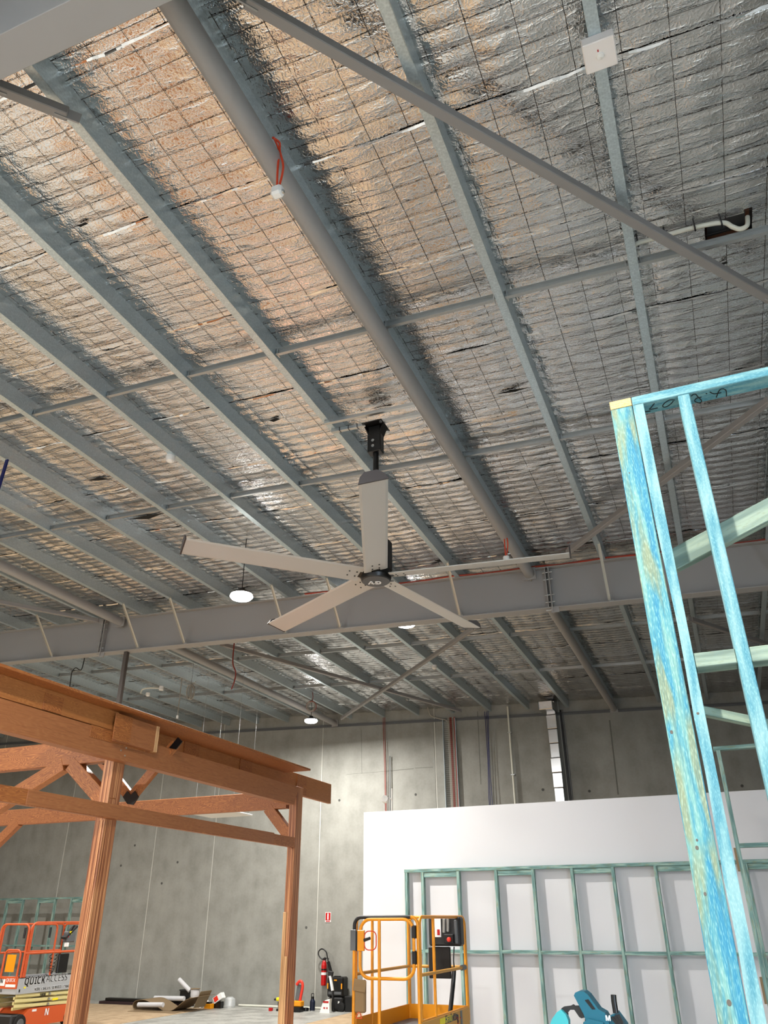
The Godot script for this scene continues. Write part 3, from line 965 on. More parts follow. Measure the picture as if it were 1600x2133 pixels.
func white_wall_and_frames() -> void:
	var xl := at_d(757.6, 1692, 12.83).x
	var w := MB.new()
	bx(w, P(xl, 0, 12.83), P(X1, 3.66, 12.94), 0.004)
	tag(mk(w, "wall_partition", M.white), "plain white partition wall standing free of the roof", "", "", "structure")
	# stud frame in front of it
	var t := thing("wall_stud_frame", "teal treated timber stud frame standing against the white partition", "stud frame", P(-2.0, 0, 12.74))
	var sx: Array[float] = []
	for z in [393, 447, 566, 692, 816, 947, 1084, 1228]:
		sx.append(at_d(600 + z / 1.6, 1825, 12.7).x)
	while sx[-1] < 3.4: sx.append(sx[-1] + 0.6)
	part_box(t, "top_plate", M.teal, P(sx[0] - 0.03, 2.70, 12.7), P(sx[-1] + 0.03, 2.748, 12.79), 0.003)
	part_box(t, "bottom_plate", M.teal, P(sx[0] - 0.03, 0, 12.7), P(sx[-1] + 0.03, 0.045, 12.79), 0.003)
	for i in sx.size():
		part_box(t, "stud", M.teal, P(sx[i] - 0.0225, 0.045, 12.7), P(sx[i] + 0.0225, 2.70, 12.79), 0.003)
		if i < sx.size() - 1:
			part_box(t, "noggin", M.teal, P(sx[i] + 0.0225, 1.582 + 0.006 * (i % 2), 12.7), P(sx[i + 1] - 0.0225, 1.626 + 0.006 * (i % 2), 12.79), 0.003)
			if i % 2 == 1:
				part_box(t, "packer", M.teal, P(sx[i] + 0.0225, 2.625, 12.72), P(sx[i + 1] - 0.0225, 2.70, 12.755), 0.003)
	# tall frame further along, in front of the partition
	var d := 10.3
	t = thing("tall_stud_frame", "tall slim teal stud frame with brown packers, beyond the bright blue frame", "stud frame", P(0.7, 0, d))
	part_box(t, "top_plate", M.teal, P(0.03, 3.815, d), P(3.2, 3.86, d + 0.09), 0.003)
	part_box(t, "bottom_plate", M.teal, P(0.03, 0, d), P(3.2, 0.045, d + 0.09), 0.003)
	for i in 6:
		var x := 0.082 + 0.6 * i
		part_box(t, "stud", M.teal, P(x - 0.0225, 0.045, d), P(x + 0.0225, 3.815, d + 0.09), 0.003)
		if i < 5:
			for y in [2.763, 1.451]:
				part_box(t, "noggin", M.teal, P(x + 0.0225, y - 0.0225, d), P(x + 0.5775, y + 0.0225, d + 0.09), 0.003)
	for y in [2.62, 1.36]:
		part_box(t, "packer", M.card, P(0.035, y - 0.12, d), P(0.0595, y + 0.12, d + 0.08))
	# frame leaning place by the back wall, behind the orange lift
	d = 20.3
	t = thing("far_stud_frame", "teal timber stud frame at the concrete wall behind the orange lift", "stud frame", P(-19.5, 0, d))
	part_box(t, "top_plate", M.teal, P(-22.6, 2.63, d), P(-17.90, 2.675, d + 0.09), 0.003)
	part_box(t, "bottom_plate", M.teal, P(-22.6, 0, d), P(-17.90, 0.045, d + 0.09), 0.003)
	var k := 0
	var x := -22.4
	while x < -17.8:
		part_box(t, "stud", M.teal, P(x - 0.0225, 0.045, d), P(x + 0.0225, 2.63, d + 0.09), 0.003)
		if x < -18.5:
			part_box(t, "noggin", M.teal, P(x + 0.0225, 1.37, d), P(x + 0.615, 1.415, d + 0.09), 0.003)
			if k % 2 == 0: part_box(t, "packer", M.teal, P(x + 0.0225, 2.53, d + 0.02), P(x + 0.615, 2.63, d + 0.055), 0.003)
		x += 0.638
		k += 1

# board whose long edges bow sideways, standing from y0 to y1
func bowed(mb: MB, x0: float, x1: float, y0: float, y1: float, d0: float, d1: float, bow: Callable) -> void:
	var n := 24
	for i in n:
		var ya := lerpf(y0, y1, i / float(n))
		var yb := lerpf(y0, y1, (i + 1) / float(n))
		var oa: float = bow.call(ya)
		var ob: float = bow.call(yb)
		var q := [P(x0 + oa, ya, d0), P(x1, ya, d0), P(x1, ya, d1), P(x0 + oa, ya, d1), P(x0 + ob, yb, d0), P(x1, yb, d0), P(x1, yb, d1), P(x0 + ob, yb, d1)]
		mb.quad(q[0], q[1], q[5], q[4], Vector3.BACK, Vector2(ya, x0), Vector2(ya, x1), Vector2(yb, x1), Vector2(yb, x0))
		mb.quad(q[3], q[2], q[6], q[7], Vector3.FORWARD, Vector2(ya, x0), Vector2(ya, x1), Vector2(yb, x1), Vector2(yb, x0))
		mb.quad(q[0], q[3], q[7], q[4], Vector3.LEFT, Vector2(ya, 0.3), Vector2(ya, 0.39), Vector2(yb, 0.39), Vector2(yb, 0.3))
		mb.quad(q[1], q[2], q[6], q[5], Vector3.RIGHT, Vector2(ya, 0.5), Vector2(ya, 0.59), Vector2(yb, 0.59), Vector2(yb, 0.5))

func blue_frame() -> void:
	var d := 2.9
	var t := thing("blue_stud_frame", "bright blue treated timber stud frame with marker writing on its top plate", "stud frame", P(0.3, 0, d))
	var es := part_box(t, "end_stud", M.blue_face, P(-0.13, 0, d), P(-0.041, 3.986, d + 0.045), 0.003)
	tag(es, "weathered blue and olive board at the end of the frame")
	var cap := part_box(t, "plate_end", M.end_grain, P(-0.13, 3.987, d), P(-0.041, 4.027, d + 0.35), 0.001)
	tag(cap, "pale sawn end grain of a plate")
	for p in [[1399, 1525, 0.006], [1452, 1750, 0.004], [1452, 1766, 0.006], [1469, 1862, 0.005], [1519, 2089, 0.008], [1300, 1045, 0.003], [1311, 985, 0.003]]:
		var q := at_d(p[0], p[1], d)
		part_lathe(es, "knot", M.knot, Transform3D(Basis(Vector3.RIGHT, PI / 2).scaled(Vector3(1, 1.3, 1)), q), [Vector2(p[2], -0.001), Vector2(p[2] * 0.8, 0.0008), Vector2(0, 0.001)], 10)
	var mb := MB.new()
	bowed(mb, -0.038, 0.005, 0.0, 3.983, d, d + 0.09, func(y: float) -> float:
		return 0.0095 * exp(-pow((y - 2.95) / 0.33, 2.0)) + 0.008 * exp(-pow((y - 2.42) / 0.14, 2.0)) + 0.0045 * exp(-pow((y - 2.02) / 0.1, 2.0)))
	var s2 := mk(mb, "stud", M.blue, t)
	var kq := at_d(1454, 1486, d)
	part_lathe(s2, "knot", M.knot, Transform3D(Basis(Vector3.RIGHT, PI / 2), kq), [Vector2(0.006, -0.001), Vector2(0.004, 0.0008), Vector2(0, 0.001)], 10)
	for x in [0.167, 0.767, 1.367, 1.967, 2.4]:
		part_box(t, "stud", M.blue, P(x - 0.023, 0, d), P(x + 0.023, 3.983, d + 0.09), 0.003)
	var tp := part_box(t, "top_plate", M.blue, P(-0.038, 3.984, d), P(2.43, 4.028, d + 0.09), 0.003)
	var last := 0.005
	for x in [0.144, 0.744, 1.344, 1.944]:
		part_box(t, "noggin", M.pale if last > 0.1 else M.pale, P(last, 2.835, d + 0.004), P(x, 2.888, d + 0.09), 0.003)
		last = x + 0.046
	# bracing timbers nailed to the back of the studs
	for s in [[[1398, 1172], [1610, 1060], 0.085], [[1462, 1481], [1610, 1512], 0.032]]:
		var a := at_d(s[0][0], s[0][1], d + 0.115)
		var b := at_d(s[1][0], s[1][1], d + 0.115)
		b = a + (b - a) * 3.2
		part_bar(t, "bracing_timber", M.pale, a, b, 0.045, s[2], Vector3.UP, 0.003)
	# marker writing on the underside of the plate
	var ink := MB.new()
	for s in [[[1215, 288], [1212, 240], [1185, 222], [1150, 235], [1122, 300]], [[1062, 252], [1100, 268], [1168, 258]], [[1026, 264], [1034, 268]],
			[[893, 290], [905, 275], [930, 272], [950, 295], [985, 330], [975, 350], [945, 348], [922, 335], [935, 312], [985, 298]],
			[[737, 325], [690, 325], [645, 352], [625, 380], [640, 392], [675, 380], [710, 352], [722, 335]],
			[[548, 358], [518, 395], [505, 412], [580, 398]], [[462, 434], [512, 428]]]:
		var pts := []
		for q in s: pts.append(at_y(1240 + q[0] / 4.444, 760 + q[1] / 4.444, 3.983))
		tube(ink, curve(pts, 4) if pts.size() > 2 else pts, 0.0022, 5)
	mk(ink, "marker_writing", M.ink, tp)

func pavilion() -> void:
	var d1 := 5.53
	var d2 := 8.795
	var ax := -4.843                                # outer face of the posts
	var t := thing("timber_pavilion", "brown stained timber pavilion frame with posts, beams and black steel plates", "pavilion", P(-6.0, 0, 6.5))
	# posts: laminated; the far one has a bare stretch
	for d in [d1, d2, d1 - (d2 - d1)]:
		var x := ax if d != d2 else -4.79
		var po := part_box(t, "post", M.post, P(x - 0.10, 0, d), P(x, 3.50, d + 0.155), 0.004)
		part_box(po, "seam_batten", M.post, P(x - 0.058, 0, d - 0.006), P(x - 0.012, 2.8, d), 0.002)
	# raw, not yet stained stretch of the far post, with its own ragged outline
	var b0 := at_d(603, 1900, d2).y
	var strip := part_box(t, "bare_strip", M.bare, P(-4.893, 0.0, d2 - 0.014), P(-4.852, b0, d2 - 0.004), 0.002)
	tag(strip, "raw unstained stretch of the post")
	part_box(t, "bare_strip", M.bare, P(-4.852, 0.0, d2 - 0.014), P(-4.812, at_d(603, 1992, d2).y, d2 - 0.004), 0.002)
	for d in [d1, d2]:
		part_box(t, "post", M.post, P(-10.4, 0, d), P(-10.25, 3.50, d + 0.155), 0.004)
	part_box(t, "post", M.post, P(-6.95, 0, d1), P(-6.8, 3.5, d1 + 0.155), 0.004)
	# long beam on the outer face of the posts, its end cut on a slant
	var mb := MB.new()
	var f := Transform3D(Basis(Vector3.FORWARD, Vector3.UP, Vector3.RIGHT), Vector3(ax + 0.045, 0, 0))
	prism(mb, f, PackedVector2Array([Vector2(2.0, 3.285), Vector2(8.66, 3.270), Vector2(8.78, 3.485), Vector2(2.0, 3.505)]), 0.09)
	mk(mb, "long_beam", M.ply_pink, t)
	part_box(t, "beam_patch", M.ply, P(ax + 0.09, 3.40, at_x(190, 1510, ax + 0.09).z * -1), P(ax + 0.096, 3.50, 5.95), 0.001)
	# joints and screw heads
	for p in [[254, 1546], [252, 1563], [263, 1558], [260, 1574], [258, 1541]]:
		var q := at_x(p[0], p[1], ax + 0.0905)
		part_lathe(t, "screw_head", M.zinc, Transform3D(Basis(Vector3.BACK, -PI / 2), q), [Vector2(0.008, 0), Vector2(0.006, 0.004), Vector2(0, 0.004)], 8)
	# tie beam lower down
	mb = MB.new()
	f.origin.x = ax + 0.025
	prism(mb, f, PackedVector2Array([Vector2(2.0, 2.818), Vector2(8.80, 2.805), Vector2(8.92, 2.84), Vector2(8.96, 2.915), Vector2(2.0, 2.930)]), 0.05)
	mk(mb, "tie_beam", M.ply, t)
	part_box(t, "tie_patch", M.ply_pink, P(ax + 0.05, 2.816, 4.6), P(ax + 0.054, 2.926, 8.3), 0.001)
	# cross beams at each pair of posts
	part_box(t, "cross_beam", M.ply, P(-6.95, 3.29, d1 + 0.02), P(ax - 0.1, 3.50, d1 + 0.11), 0.004)
	part_box(t, "cross_beam", M.ply, P(-10.4, 3.255, d2 + 0.02), P(ax - 0.1, 3.46, d2 + 0.11), 0.004)
	# knee braces in the plane of the cross beams
	for s in [[[152, 1592], [226, 1676], d1 + 0.06], [[560, 1683], [606, 1745], d2 + 0.06], [[137, 1592], [-40, 1702], d1 + 0.06], [[40, 1712], [-40, 1790], d2 + 0.06]]:
		var a := at_d(s[0][0], s[0][1], s[2])
		var b := at_d(s[1][0], s[1][1], s[2])
		part_bar(t, "knee_brace", M.ply, a, b, 0.085, 0.13, Vector3.UP, 0.004)
	# fascias and the narrow deck above them
	part_box(t, "fascia_board", M.ply_gold, P(ax + 0.035, 3.507, 2.0), P(ax + 0.08, 3.672, 5.42), 0.002)
	part_box(t, "fascia_tail", M.ply_pink, P(ax + 0.092, 3.412, 5.36), P(ax + 0.137, 3.640, 5.88), 0.002)
	tag(part_box(t, "fascia_end", M.bare, P(ax + 0.090, 3.410, 5.88), P(ax + 0.139, 3.642, 5.925), 0.002), "pale sawn end of the outer fascia")
	var fx := -5.02
	part_box(t, "fascia_board", M.ply_gold, P(fx, 3.455, 4.0), P(fx + 0.045, 3.71, at_x(690, 1650, fx + 0.045).z * -1), 0.002)
	var dk := -4.62
	var ye := at_x(300, 1492, dk).y
	part_box(t, "roof_deck", M.ply, P(-5.3, ye + 0.012, 2.0), P(dk, ye + 0.032, at_x(646, 1610, dk).z * -1), 0.001)
	part_box(t, "deck_edge", M.ply, P(dk, ye + 0.012, 2.0), P(dk + 0.006, ye + 0.034, at_x(646, 1610, dk).z * -1), 0.001)
	part_box(t, "deck_cap", M.ply, P(-5.2, ye + 0.032, 2.0), P(dk - 0.05, ye + 0.044, at_x(536, 1572, dk).z * -1), 0.001)
	# darker thin strips added for the shadow bands across the fascias
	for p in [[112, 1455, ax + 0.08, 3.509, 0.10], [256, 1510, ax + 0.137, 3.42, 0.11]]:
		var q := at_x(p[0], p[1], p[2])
		tag(part_box(t, "cleat_or_shade", M.ply, P(q.x, p[3], -q.z - p[4]), P(q.x + 0.010, 3.64, -q.z + p[4]), 0.001), "darker brown strip standing for a shadow band")
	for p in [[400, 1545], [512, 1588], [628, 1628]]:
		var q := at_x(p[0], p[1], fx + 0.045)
		tag(part_box(t, "cleat_or_shade", M.ply, P(q.x, 3.46, -q.z - 0.13), P(q.x + 0.012, 3.705, -q.z + 0.13), 0.001), "darker brown strip standing for a shadow band")
	# hanging V of braces with black plates, behind the long beam
	var vd := 6.2
	var v := at_d(273, 1662, vd)
	var ra := at_d(366, 1549, vd)
	var la := at_d(213, 1586, vd)
	for e in [ra, la]:
		part_bar(t, "web_brace", M.ply, v, e, 0.05, 0.09, Vector3.UP, 0.003)
	for s in [[[1140, 1245], [1180, 1190], [1212, 1228], [1250, 1188], [1285, 1245], [1235, 1318], [1180, 1310]], [[1568, 791], [1650, 692], [1690, 731], [1631, 806]], [[935, 915], [975, 905], [960, 945], [940, 940]]]:
		var out := PackedVector2Array()
		for q in s:
			var w := at_d(q[0] / 4.444, 1380 + q[1] / 4.444, vd - 0.035)
			out.append(Vector2(w.x, w.y))
		var gp := MB.new()
		prism(gp, Transform3D(Basis(), Vector3(0, 0, -vd + 0.035)), out, 0.012)
		mk(gp, "steel_plate", M.black, t)

func fan() -> void:
	var m := at_roof(783, 882, 0.0)
	var hy := at_d(778, 1204, -m.z).y
	var c := Vector3(m.x, hy, m.z)
	# mounting rails across two purlins
	for s in [[[677, 881], [866, 843]], [[691, 899], [880, 864]]]:
		var a := at_roof(s[0][0], s[0][1], -0.022)
		var b := at_roof(s[1][0], s[1][1], -0.022)
		b.z = a.z
		b.y = ys(b.x) - 0.022
		var tied: bool = s[0][1] > 890
		var t := thing("fan_mount_rail", "steel rail with black cable ties carrying the fan bracket" if tied else "plain steel rail carrying the far edge of the fan bracket", "rail", a, "fan mounting rails")
		part_bar(t, "channel", M.zinc, a, b, 0.041, 0.04, Vector3.UP, 0.002)
		for k in (4 if tied else 0):
			var q := a.lerp(b, 0.1 + 0.1 * k)
			part_box(t, "cable_tie", M.black, q + Vector3(-0.004, -0.024, -0.024), q + Vector3(0.004, 0.024, 0.024))
	var t := thing("ceiling_fan", "large black and silver ceiling fan with five broad grey blades", "fan", c + Vector3(0, -0.1, 0))
	# bracket, yoke, rod
	var top := ys(m.x) - 0.045
	part_box(t, "mounting_plate", M.black, Vector3(c.x - 0.12, top - 0.012, c.z - 0.13), Vector3(c.x + 0.12, top, c.z + 0.13), 0.002)
	var br := MB.new()
	for k in [-0.115, 0.115]:
		bar(br, Vector3(c.x + k, top, c.z), Vector3(c.x + k * 0.35, top - 0.2, c.z), 0.12, 0.01, Vector3.RIGHT)
	bx(br, Vector3(c.x - 0.07, top - 0.14, c.z - 0.05), Vector3(c.x + 0.07, top - 0.02, c.z + 0.05), 0.004)
	mk(br, "bracket", M.black, t)
	var yk := part_box(t, "yoke", M.black, Vector3(c.x - 0.08, top - 0.36, c.z - 0.045), Vector3(c.x + 0.08, top - 0.13, c.z + 0.06), 0.006)
	for k in [-0.22, -0.29]:
		part_lathe(yk, "bolt", M.zinc, Transform3D(Basis(Vector3.RIGHT, PI / 2), Vector3(c.x - 0.01, top + k, c.z + 0.062)), [Vector2(0.018, 0), Vector2(0.018, 0.008), Vector2(0, 0.01)], 8)
	for k in [[-0.1, 0.1], [0.1, 0.1], [0.1, -0.1], [-0.1, -0.1]]:
		part_lathe(t, "bolt", M.zinc, Transform3D(Basis(), Vector3(c.x + k[0], top - 0.03, c.z + k[1])), [Vector2(0, 0), Vector2(0.016, 0), Vector2(0.016, 0.02), Vector2(0, 0.02)], 8)
	part_tube(t, "down_rod", M.black, [Vector3(c.x, top - 0.3, c.z), Vector3(c.x, hy + 0.1, c.z)], 0.032, 16)
	# motor, drive box and hub
	var fr := Transform3D(Basis(), c)
	part_lathe(t, "motor", M.black, fr, [Vector2(0, 0.26), Vector2(0.09, 0.26), Vector2(0.11, 0.22), Vector2(0.11, 0.06), Vector2(0.145, 0.03), Vector2(0.145, -0.03), Vector2(0, -0.03)])
	var vx := at_d(803, 1155, -c.z).x
	var dv := part_box(t, "drive_box", M.black, Vector3(vx - 0.055, hy + 0.05, c.z - 0.07), Vector3(vx + 0.055, hy + 0.40, c.z + 0.07), 0.02)
	part_box(dv, "cable_loop", M.zinc, Vector3(vx - 0.035, hy + 0.1, c.z + 0.07), Vector3(vx - 0.02, hy + 0.3, c.z + 0.075), 0.002)
	part_box(dv, "bracket_arm", M.black, Vector3(c.x, hy + 0.05, c.z - 0.03), Vector3(vx, hy + 0.075, c.z + 0.03))
	part_lathe(t, "hub_ring", M.black, fr, [Vector2(0.10, 0.06), Vector2(0.155, 0.05), Vector2(0.16, 0.0), Vector2(0.15, -0.035)])
	var hp := part_lathe(t, "hub_cover", M.hub, fr, [Vector2(0.15, -0.034), Vector2(0.14, -0.045), Vector2(0, -0.046)], 32)
	# emblem on the cover, read from the far side
	var tb := Basis(cr_flat() * -1.0, Vector3.DOWN.cross(cr_flat() * -1.0), Vector3.DOWN)
	text(hp, "emblem_text", "GV", 0.075, c + cr_flat() * 0.06 + Vector3(0, -0.049, 0) + Vector3.DOWN.cross(cr_flat()) * 0.045, tb, M.print_white)
	var em := MB.new()
	for k in 7:
		var q := c + cr_flat() * (0.045 - k * 0.015) + Vector3(0, -0.048, 0) + Vector3.DOWN.cross(cr_flat()) * -0.045
		box(em, Transform3D(Basis(cr_flat(), Vector3.UP, cr_flat().cross(Vector3.UP)), q), Vector3(0.010, 0.003, 0.013))
	mk(em, "emblem_line", M.print_white, hp)
	# blades
	for k in 5:
		var ang := deg_to_rad([-134.8, -67.6, 7.6, 76.6, 150.8][k])
		var r := Vector3(cos(ang), 0, -sin(ang))
		var tg := Vector3(-sin(ang), 0, -cos(ang))
		var pitch := deg_to_rad(13.0)
		var xa := (tg * cos(pitch) + Vector3.UP * sin(pitch)).normalized()
		var ya := r.cross(xa).normalized()
		if ya.y < 0: ya = -ya
		var mid := c + Vector3(0, 0.012, 0) + r * 1.05
		var bl := MB.new()
		prism(bl, Transform3D(Basis(xa, ya, xa.cross(ya)), mid), PackedVector2Array([Vector2(-0.122, -0.002), Vector2(-0.10, -0.007), Vector2(0.10, -0.007), Vector2(0.122, -0.002), Vector2(0.118, 0.004), Vector2(0.06, 0.014), Vector2(-0.02, 0.017), Vector2(-0.09, 0.012), Vector2(-0.12, 0.004)]), 1.78)
		var blade := mk(bl, "blade", M.blade, t)
		var cp := MB.new()
		prism(cp, Transform3D(Basis(xa, ya, xa.cross(ya)), c + Vector3(0, 0.012, 0) + r * 1.948), PackedVector2Array([Vector2(-0.126, -0.010), Vector2(0.126, -0.010), Vector2(0.10, 0.05), Vector2(0.055, 0.09), Vector2(-0.055, 0.09), Vector2(-0.10, 0.05)]), 0.014)
		mk(cp, "tip_cap", M.cap, blade)
		part_bar(blade, "blade_iron", M.black, c + r * 0.1, c + Vector3(0, 0.03, 0) + r * 0.34, 0.09, 0.012, ya)
		for q in [0.22, 0.30]:
			for w in [-0.035, 0.035]:
				part_lathe(blade, "bolt", M.dark, Transform3D(Basis(xa, ya, xa.cross(ya)), c + Vector3(0, 0.012, 0) + r * q + xa * w - ya * 0.007), [Vector2(0, -0.005), Vector2(0.008, -0.005), Vector2(0.009, 0.0)], 8)
func cr_flat() -> Vector3:
	return Vector3(cr.x, 0, cr.z).normalized()

func roof_fittings() -> void:
	# white sensor box under a purlin
	var c := (at_roof(1212, 94, -0.075) + at_roof(1281, 76, -0.075) + at_roof(1289, 137, -0.075) + at_roof(1220, 155, -0.075)) * 0.25
	var hw := at_roof(1212, 94, -0.075).distance_to(at_roof(1281, 76, -0.075)) * 0.5
	var hd := at_roof(1212, 94, -0.075).distance_to(at_roof(1220, 155, -0.075)) * 0.5
	var t := thing("sensor_box", "square white sensor box screwed under a purlin", "sensor", c)
	part_box(t, "box", M.box_white, c + Vector3(-hw, 0, -hd), c + Vector3(hw, 0.075, hd), 0.006)
	part_lathe(t, "dome", M.plastic, Transform3D(Basis(), c), [Vector2(0.026, 0.002), Vector2(0.022, -0.010), Vector2(0, -0.016)], 16)
	part_box(t, "indicator", M.red, c + Vector3(-0.012, -0.002, 0.03), c + Vector3(-0.004, 0.002, 0.045))
	# pale conduit to the cut-out
	var pts := []
	for q in [[1316, 520, 0.10], [1328, 507, 0.10], [1362, 497, 0.12], [1450, 473, 0.13], [1505, 464, 0.13], [1525, 472, 0.09], [1541, 477, 0.06], [1556, 470, 0.08], [1557, 452, 0.19]]:
		pts.append(at_roof(q[0], q[1], q[2]))
	t = thing("pale_conduit", "pale flexible conduit clipped along the grid to a cut-out in the foil", "conduit", pts[0])
	part_tube(t, "tube", M.pvc, curve(pts), 0.019, 10)
	for q in [[1329, 506], [1385, 491], [1447, 473], [1503, 465]]:
		var p := at_roof(q[0], q[1], 0.115)
		part_box(t, "cable_tie", M.black, p + Vector3(-0.005, -0.028, -0.022), p + Vector3(0.005, 0.07, 0.022))
	# orange cords with white sockets
	for s in [[[567, 286], [583, 314], [579, 391], "looped orange cord with white socket hanging from the near tube strut"], [[1041, 1077], [1051, 1104], [1054.5, 1158], "orange cord with white socket hanging at the tube end by the roof beam"]]:
		var a := at_roof(s[0][0], s[0][1], 0.02)
		var b := at_roof(s[1][0], s[1][1], -0.05)
		var e := at_d(s[2][0], s[2][1], -b.z)
		t = thing("cord_with_socket", s[3], "cord", e)
		part_tube(t, "cord", M.cord, curve([a, a.lerp(b, 0.6) + Vector3(0.02, 0.02, 0), b, b.lerp(e, 0.5) + Vector3(0.035, 0, 0), e + Vector3(0.008, 0, 0)]), 0.008, 8)
		part_tube(t, "cord", M.cord, curve([a + Vector3(0.01, 0, 0), b + Vector3(-0.01, 0.01, 0), b.lerp(e, 0.5) + Vector3(-0.01, 0, 0), e + Vector3(-0.008, 0, 0)]), 0.008, 8)
		var so := part_box(t, "socket", M.plastic, e + Vector3(-0.042, -0.085, -0.035), e + Vector3(0.042, 0.0, 0.035), 0.016)
		part_box(so, "hook", M.zinc, e + Vector3(0.04, -0.075, -0.01), e + Vector3(0.055, -0.05, 0.015), 0.003)
	# red cord in the far bay
	var rp := []
	rp.append(Vector3(at_d(485, 1378, 13.4).x, ys(-9.0) + PD, -13.4))
	for q in [[485, 1378, 0.02], [491, 1400, -0.2], [488, 1420, -0.4], [482, 1436, -0.5]]: rp.append(at_d(q[0], q[1], 13.4))
	t = thing("red_power_lead", "red cord hanging slack in the far bay above the pavilion", "cord", rp[3])
	part_tube(t, "cord", M.red_cable, curve(rp), 0.014, 6)
	# detectors
	for s in [[355, 956, "white domed smoke detector fixed under a purlin above the fan blade"], [905, 1390, "small white detector under a purlin in the far bay"], [308, 1447, "small white detector beside the pale conduit above the pavilion"]]:
		var p := at_roof(s[0], s[1], -0.045)
		t = thing("smoke_detector", s[2], "detector", p)
		part_lathe(t, "base", M.plastic, Transform3D(Basis(), p), [Vector2(0, 0.05), Vector2(0.055, 0.05), Vector2(0.06, 0.02), Vector2(0.058, 0.0)], 20)
		part_lathe(t, "dome", M.plastic, Transform3D(Basis(), p), [Vector2(0.058, 0.0), Vector2(0.05, -0.03), Vector2(0.03, -0.045), Vector2(0, -0.05)], 20)
	# conduit with a socket, coil of cable, drop with a plug
	var cp := []
	for q in [[293, 1445], [297, 1436], [312, 1433], [336, 1434]]: cp.append(at_d(q[0], q[1], 14.6))
	t = thing("socket_conduit", "bent pale conduit ending in a round socket above the pavilion", "conduit", cp[0])
	part_tube(t, "tube", M.pvc, curve(cp), 0.018, 8)
	part_lathe(t, "socket", M.plastic, Transform3D(Basis(), cp[3]), [Vector2(0, 0.05), Vector2(0.05, 0.05), Vector2(0.055, -0.04), Vector2(0, -0.05)], 16)
	var cc := at_d(397, 1440, 14.6)
	t = thing("cable_coil", "coil of pale cable hanging from the roof above the pavilion", "cable", cc)
	for k in 6:
		var loop := []
		for i in 17:
			var g := TAU * i / 16.0
			var wd := 0.03 + 0.018 * k
			loop.append(cc + Vector3(sin(g) * wd, -cos(g) * 0.17 - 0.01 * (k % 3), sin(g * 1.0 + k) * 0.03))
		part_tube(t, "loop", M.grey_cable, loop, 0.009, 5)
	part_tube(t, "tail", M.grey_cable, curve([cc + Vector3(0, 0.16, 0), cc + Vector3(0.05, 0.18, 0), cc + Vector3(0.12, 0.22, 0)]), 0.008, 5)
	part_tube(t, "hanger", M.black, [cc + Vector3(0, 0.17, 0), Vector3(cc.x, ys(cc.x) + PD - 0.01, cc.z)], 0.004, 5)
	var pg := at_d(370, 1490, 16.2)
	t = thing("plug_drop", "short pale cable drop with a plug above the pavilion", "cable", pg)
	part_tube(t, "cable", M.grey_cable, [pg, Vector3(pg.x, ys(pg.x) + PD - 0.01, pg.z)], 0.012, 6)
	part_box(t, "plug", M.plastic, pg + Vector3(-0.025, -0.08, -0.025), pg + Vector3(0.025, 0.0, 0.025), 0.008)
	var wl := at_d(650, 1472, 18.45)
	t = thing("lamp_lead_coil", "coil of pale and red lead above the lamp at the back wall", "cable", wl)
	for k in 4:
		var loop := []
		for i in 15:
			var g := TAU * i / 14.0
			loop.append(wl + Vector3(sin(g) * (0.09 + 0.02 * k), -cos(g) * 0.13, cos(g + k) * 0.03 + 0.04))
		part_tube(t, "loop", M.grey_cable if k < 3 else M.red_cable, loop, 0.010, 5)
	part_tube(t, "lead", M.red_cable, curve([wl + Vector3(0, 0.12, 0), wl + Vector3(0.02, 0.26, 0), Vector3(wl.x, ys(wl.x) + PD - 0.03, wl.z)]), 0.010, 5)
	# cable drop left of them and a blue strap
	var dk := at_d(152, 1392, 13.4)
	t = thing("black_cable_drop", "thin black cable dropping behind the pavilion deck", "cable", dk)
	part_tube(t, "cable", M.black, curve([Vector3(at_d(172, 1394, 13.4).x, ys(-12.0) + PD, -13.4), at_d(170, 1394, 13.4), at_d(158, 1391, 13.4), at_d(150, 1400, 13.4), at_d(147, 1418, 13.4), at_d(144, 1440, 13.4)]), 0.011, 6)
	var b0 := at_roof(15, 958, -0.01)
	var b1 := at_d(1, 1004, -b0.z)
	b1 = b0 + (b1 - b0) * 1.5
	t = thing("blue_strap", "blue strap hanging from a purlin hook", "strap", b1)
	part_tube(t, "strap", M.blue_cable, [b0 + Vector3(-0.012, 0, 0), b1 + Vector3(-0.012, 0, 0)], 0.014, 8)
	part_tube(t, "strap", M.blue_cable, [b0 + Vector3(0.012, 0, 0), b1 + Vector3(0.012, 0, 0)], 0.014, 8)
	part_tube(t, "hook", M.zinc, curve([b0 + Vector3(-0.02, 0.0, 0), b0 + Vector3(0, 0.03, 0), b0 + Vector3(0.03, 0.02, 0), b0 + Vector3(0.03, 0.06, 0)]), 0.006, 6)
	# orange cable lying on the roof beam
	var run := []
	var x := -6.2
	while x < 3.0:
		run.append(P(x, ys(x) + 0.012 + 0.010 * sin(x * 5.0), DB - 0.09 + 0.008 * sin(x * 2.3)))
		x += 0.35
	t = thing("beam_cable", "orange cable lying along the top flange of the roof beam", "cable", run[0])
	part_tube(t, "cable", M.cord, run, 0.009, 6)
	part_tube(t, "cable", M.red_cable, run.map(func(p: Vector3) -> Vector3: return p + Vector3(0, 0.004 * sin(p.x * 9.0), 0.026)), 0.010, 6)
	# suspended flat panel with its wires
	var pd := 15.8
	var pc := at_d(463, 1698, pd)
	t = thing("suspended_flat_panel", "flat pale panel hung on thin wires behind the pavilion", "panel", pc)
	var pan := part_box(t, "panel", M.plastic, pc + Vector3(-0.55, 0, -0.4), pc + Vector3(0.55, 0.03, 0.4), 0.004)
	part_box(pan, "driver_box", M.lift_grey, pc + Vector3(0.15, 0.03, -0.1), pc + Vector3(0.5, 0.09, 0.15), 0.004)
